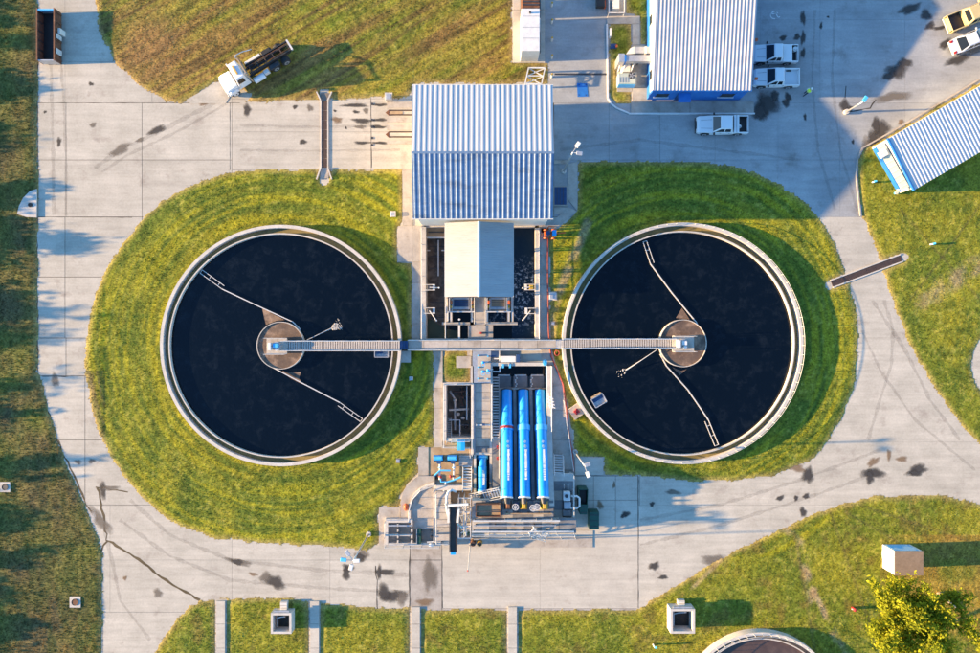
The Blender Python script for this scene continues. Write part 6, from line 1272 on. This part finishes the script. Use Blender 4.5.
manhole('square concrete manhole with rusty lid in the left verge',75,602,5.5,'wall_concrete','rust'); manhole('pale fan-shaped concrete collar with dark inlet beside the left road',30.5,205,3.6,'wall_concrete','black',[(36.5,189),(36.5,217.5),(26,217),(17,214),(19,206),(23,198),(30,191)]); manhole('pale broken manhole at the left edge of the verge',5,487,5,'wall_concrete','steel_dark')
t=thing('roof_hatch_pit','dark skylight pit with pale kerb right of the large building','hatch',W(560.5,196)); part(t,'curb','walk_concrete',553.6,186,568,206,-.02,.3); part(t,'cover','navy_cover',554.6,187.2,566.4,204.6,.3,.36); 
for k in range(3): part(t,'bar','steel_dark',557+k*3,187.4,557.5+k*3,204.4,.36,.39)
# orange machine by the basin corner
c=W(550,234.5); t=thing('orange_machine','orange wheeled machine at the corner of basin and footpath','machine',(c.x,c.y,0)); MB().box(c.x-.7,c.y-.25,c.x+.5,c.y+.25,.35,.7).build('chassis','orange_paint',t,bevel=.04); MB().tube([(c.x-.3,c.y,.7),(c.x-.3,c.y,1.15)],.24,12).build('engine','navy_cover',t); MB().box(c.x+.15,c.y-.35,c.x+.6,c.y+.35,.7,1.1).build('tank','pump_blue',t,bevel=.05)
for dx,dy in ((-.5,.45),(-.5,-.45),(.35,.5),(.35,-.5)): MB().tube([(c.x+dx,c.y+dy-.08,.25),(c.x+dx,c.y+dy+.08,.25)],.25,14).build('wheel','orange_paint',t)
MB().tube([(c.x+.5,c.y,.6),(c.x+1.7,c.y+.15,.45)],.07,6).build('tow_bar','orange_paint',t); MB().tube([(c.x-.6,c.y+.2,.9),(c.x-.2,c.y+.75,1.0),(c.x+.4,c.y+.7,.9)],.06,6).build('boom','orange_paint',t); MB().tube([(c.x-.7,c.y-.1,.6),(c.x-1.3,c.y+.02,.4)],.05,6).build('handle','black',t)
# small markers on the right lawns
def marker(label,px,py,h,m='white_paint'):
    b=W(px,py); t=thing('marker_post',label,'post',(b.x,b.y,0)); MB().cyl(b.x,b.y,.2,-.02,.06,12).build('footing','wall_concrete',t); MB().tube([(b.x,b.y,0),(b.x,b.y,h)],.09,10).build('post',m,t); MB().tube([(b.x,b.y,h),(b.x+.25,b.y+.06,h+.05)],.11,8).build('cap','pump_blue_light',t)
marker('short white post with blue cap on the lawn below the shed',930,244.5,.5); marker('short white post beside the brown tank',653,644,.8); marker('small white stake on the grass left of the shed',872,182.5,.4)
t=thing('cleanout_pipe','turquoise pipe stub at the corner of the shed','pipe',W(894,193)); MB().cyl(*W(894.5,193.5)[:2],.15,0,.35,12).build('stub','pump_blue_light',t); MB().cyl(*W(894.5,193.5)[:2],.19,.35,.42,12).build('cap','roof_green',t)
t=thing('hydrant','pink-red hydrant at the left foot of the tree','hydrant',W(852,608)); c=W(852,607.5); MB().cyl(c.x,c.y,.16,0,.6,12).build('barrel','red_paint',t); MB().ell((c.x,c.y,.6),.19,.19,.15,10,6).build('bonnet','red_paint',t); MB().tube([(c.x-.25,c.y,.42),(c.x+.25,c.y,.42)],.08,8).build('nozzle','rail_metal',t)
t=thing('fallen_pole','pale broken pole lying right of the block house','pole',W(948,600)); MB().tube([W(938.5,593,.25),W(948,601,.3),W(958,609,.2)],[.16,.13,.1],8).build('pole','bark_pale',t); MB().ell(W(939.5,594,.3),.3,.25,.3,8,6).build('stump','tan_concrete',t)
# ------------------------------------------------------------------ trees
def grow(base,height,spread,seed,nl,leaf,levels=3,first=1.0):
    """returns limb mesh, leaf centres"""
    rnd=random.Random(seed); mb=MB(); tips=[]
    def branch(p,d,L,r,lv):
        q=[p]; rr=[r]; cur=Vector(p); dd=Vector(d)
        for k in range(4):
            dd=(dd+Vector((rnd.uniform(-.22,.22),rnd.uniform(-.22,.22),rnd.uniform(-.05,.18)))).normalized(); cur=cur+dd*L/4; q.append(cur.copy()); rr.append(r*(1-.17*(k+1)))
            if lv>=levels-1: tips.append((cur.copy(),lv))
        mb.tube(q,rr,6 if lv else 10)
        if lv<levels:
            for k in range(rnd.randint(3,5)+(3 if lv==0 else 0)):
                u=rnd.uniform(.35,1); i=min(3,int(u*4)); a=rnd.uniform(0,6.28); el=rnd.uniform(.05,.75)
                nd=(dd*.55+Vector((math.cos(a)*math.cos(el),math.sin(a)*math.cos(el),math.sin(el)*.8))*spread).normalized(); branch(q[i+1],nd,L*rnd.uniform(.55,.75)*(first if lv==0 else 1),rr[i+1]*.62,lv+1)
    branch(Vector(base),Vector((.02,.03,1)),height*.42,height*.026,0)
    return mb,tips
def leaves(tips,n,size,cr,c1,c2,seed):
    rs=np.random.RandomState(seed); T=np.array([tuple(p) for p,_ in tips]); i=rs.randint(0,len(T),n); P=T[i]+rs.normal(0,1,(n,3))*np.array([cr,cr,cr*.7])
    u=rs.normal(0,1,(n,3)); u/=np.linalg.norm(u,axis=1)[:,None]; v=np.cross(u,rs.normal(0,1,(n,3))); v/=np.linalg.norm(v,axis=1)[:,None]; s=(size*rs.uniform(.6,1.3,n))[:,None]
    V_=np.stack([P-u*s,P+v*s*.55,P+u*s,P-v*s*.55],1).reshape(-1,3)
    cl=rs.rand(len(T))[i]*.6+rs.rand(n)*.4; C_=np.array(c1)*(1-cl[:,None])+np.array(c2)*cl[:,None]
    return V_,np.repeat(C_,4,0)
b=W(889,622); b=Vector((b.x,b.y,0))
t=thing('deciduous_tree','yellow-green leafy tree below the block house in the lower right corner','tree',b)
mb,tips=grow(b,8.2,2.4,12,0,0,3,2.1); tips=[q_ for q_ in tips if q_[0].z>1.6]; mb.build('trunk','bark_pale',t,smooth=True)
V_,C_=leaves(tips,21000,.17,.30,(.15,.19,.012),(.42,.40,.022),3)
cr=fast_mesh('crown',V_-np.array(b),np.arange(len(V_)),4,C_,'leaves'); cr.parent=t
# wood standing west of the verge, outside the picture: its shadows cross the road
Vs=[];Cs=[]; tr=MB(); rnd=random.Random(21)
spots=[]
for k in range(40): spots.append((-67-rnd.uniform(0,14),37-k*1.95+rnd.uniform(-1,1)))
for k,(x,y) in enumerate(spots):
    slim=k%3==0 or (-10<y<16 and k%2==1)
    reach=(-49.0+rnd.uniform(-2,1.5)+(rnd.uniform(2,10) if -10<y<16 and k%2 else 0)+(5 if y<-14 and k%2 else 0))
    hgt=(reach-x)*math.tan(R(SUN_EL))+rnd.uniform(-.4,.4)
    hgt*=1.12 if slim else .95; mb,tips=grow((x,y,0),hgt*1.0,.35 if slim else .9,100+k,0,0,2); o=len(tr.v); tr.add(mb.v,mb.f)
    a_,c_=leaves(tips,700 if slim else 1500,.24,.25 if slim else .55,(.05,.07,.012),(.09,.09,.015),200+k); a_[:,2]=np.clip(a_[:,2],.3,hgt); Vs.append(a_); Cs.append(c_)
Vs=np.concatenate(Vs); Cs=np.concatenate(Cs)
wd=fast_mesh('woodland_edge',Vs,np.arange(len(Vs)),4,Cs,'leaves'); tag(wd,'leafy wood west of the left verge casting long shadows','wood',kind='stuff')
tk=tr.build('trunks','bark',wd); tk['kind']='stuff'
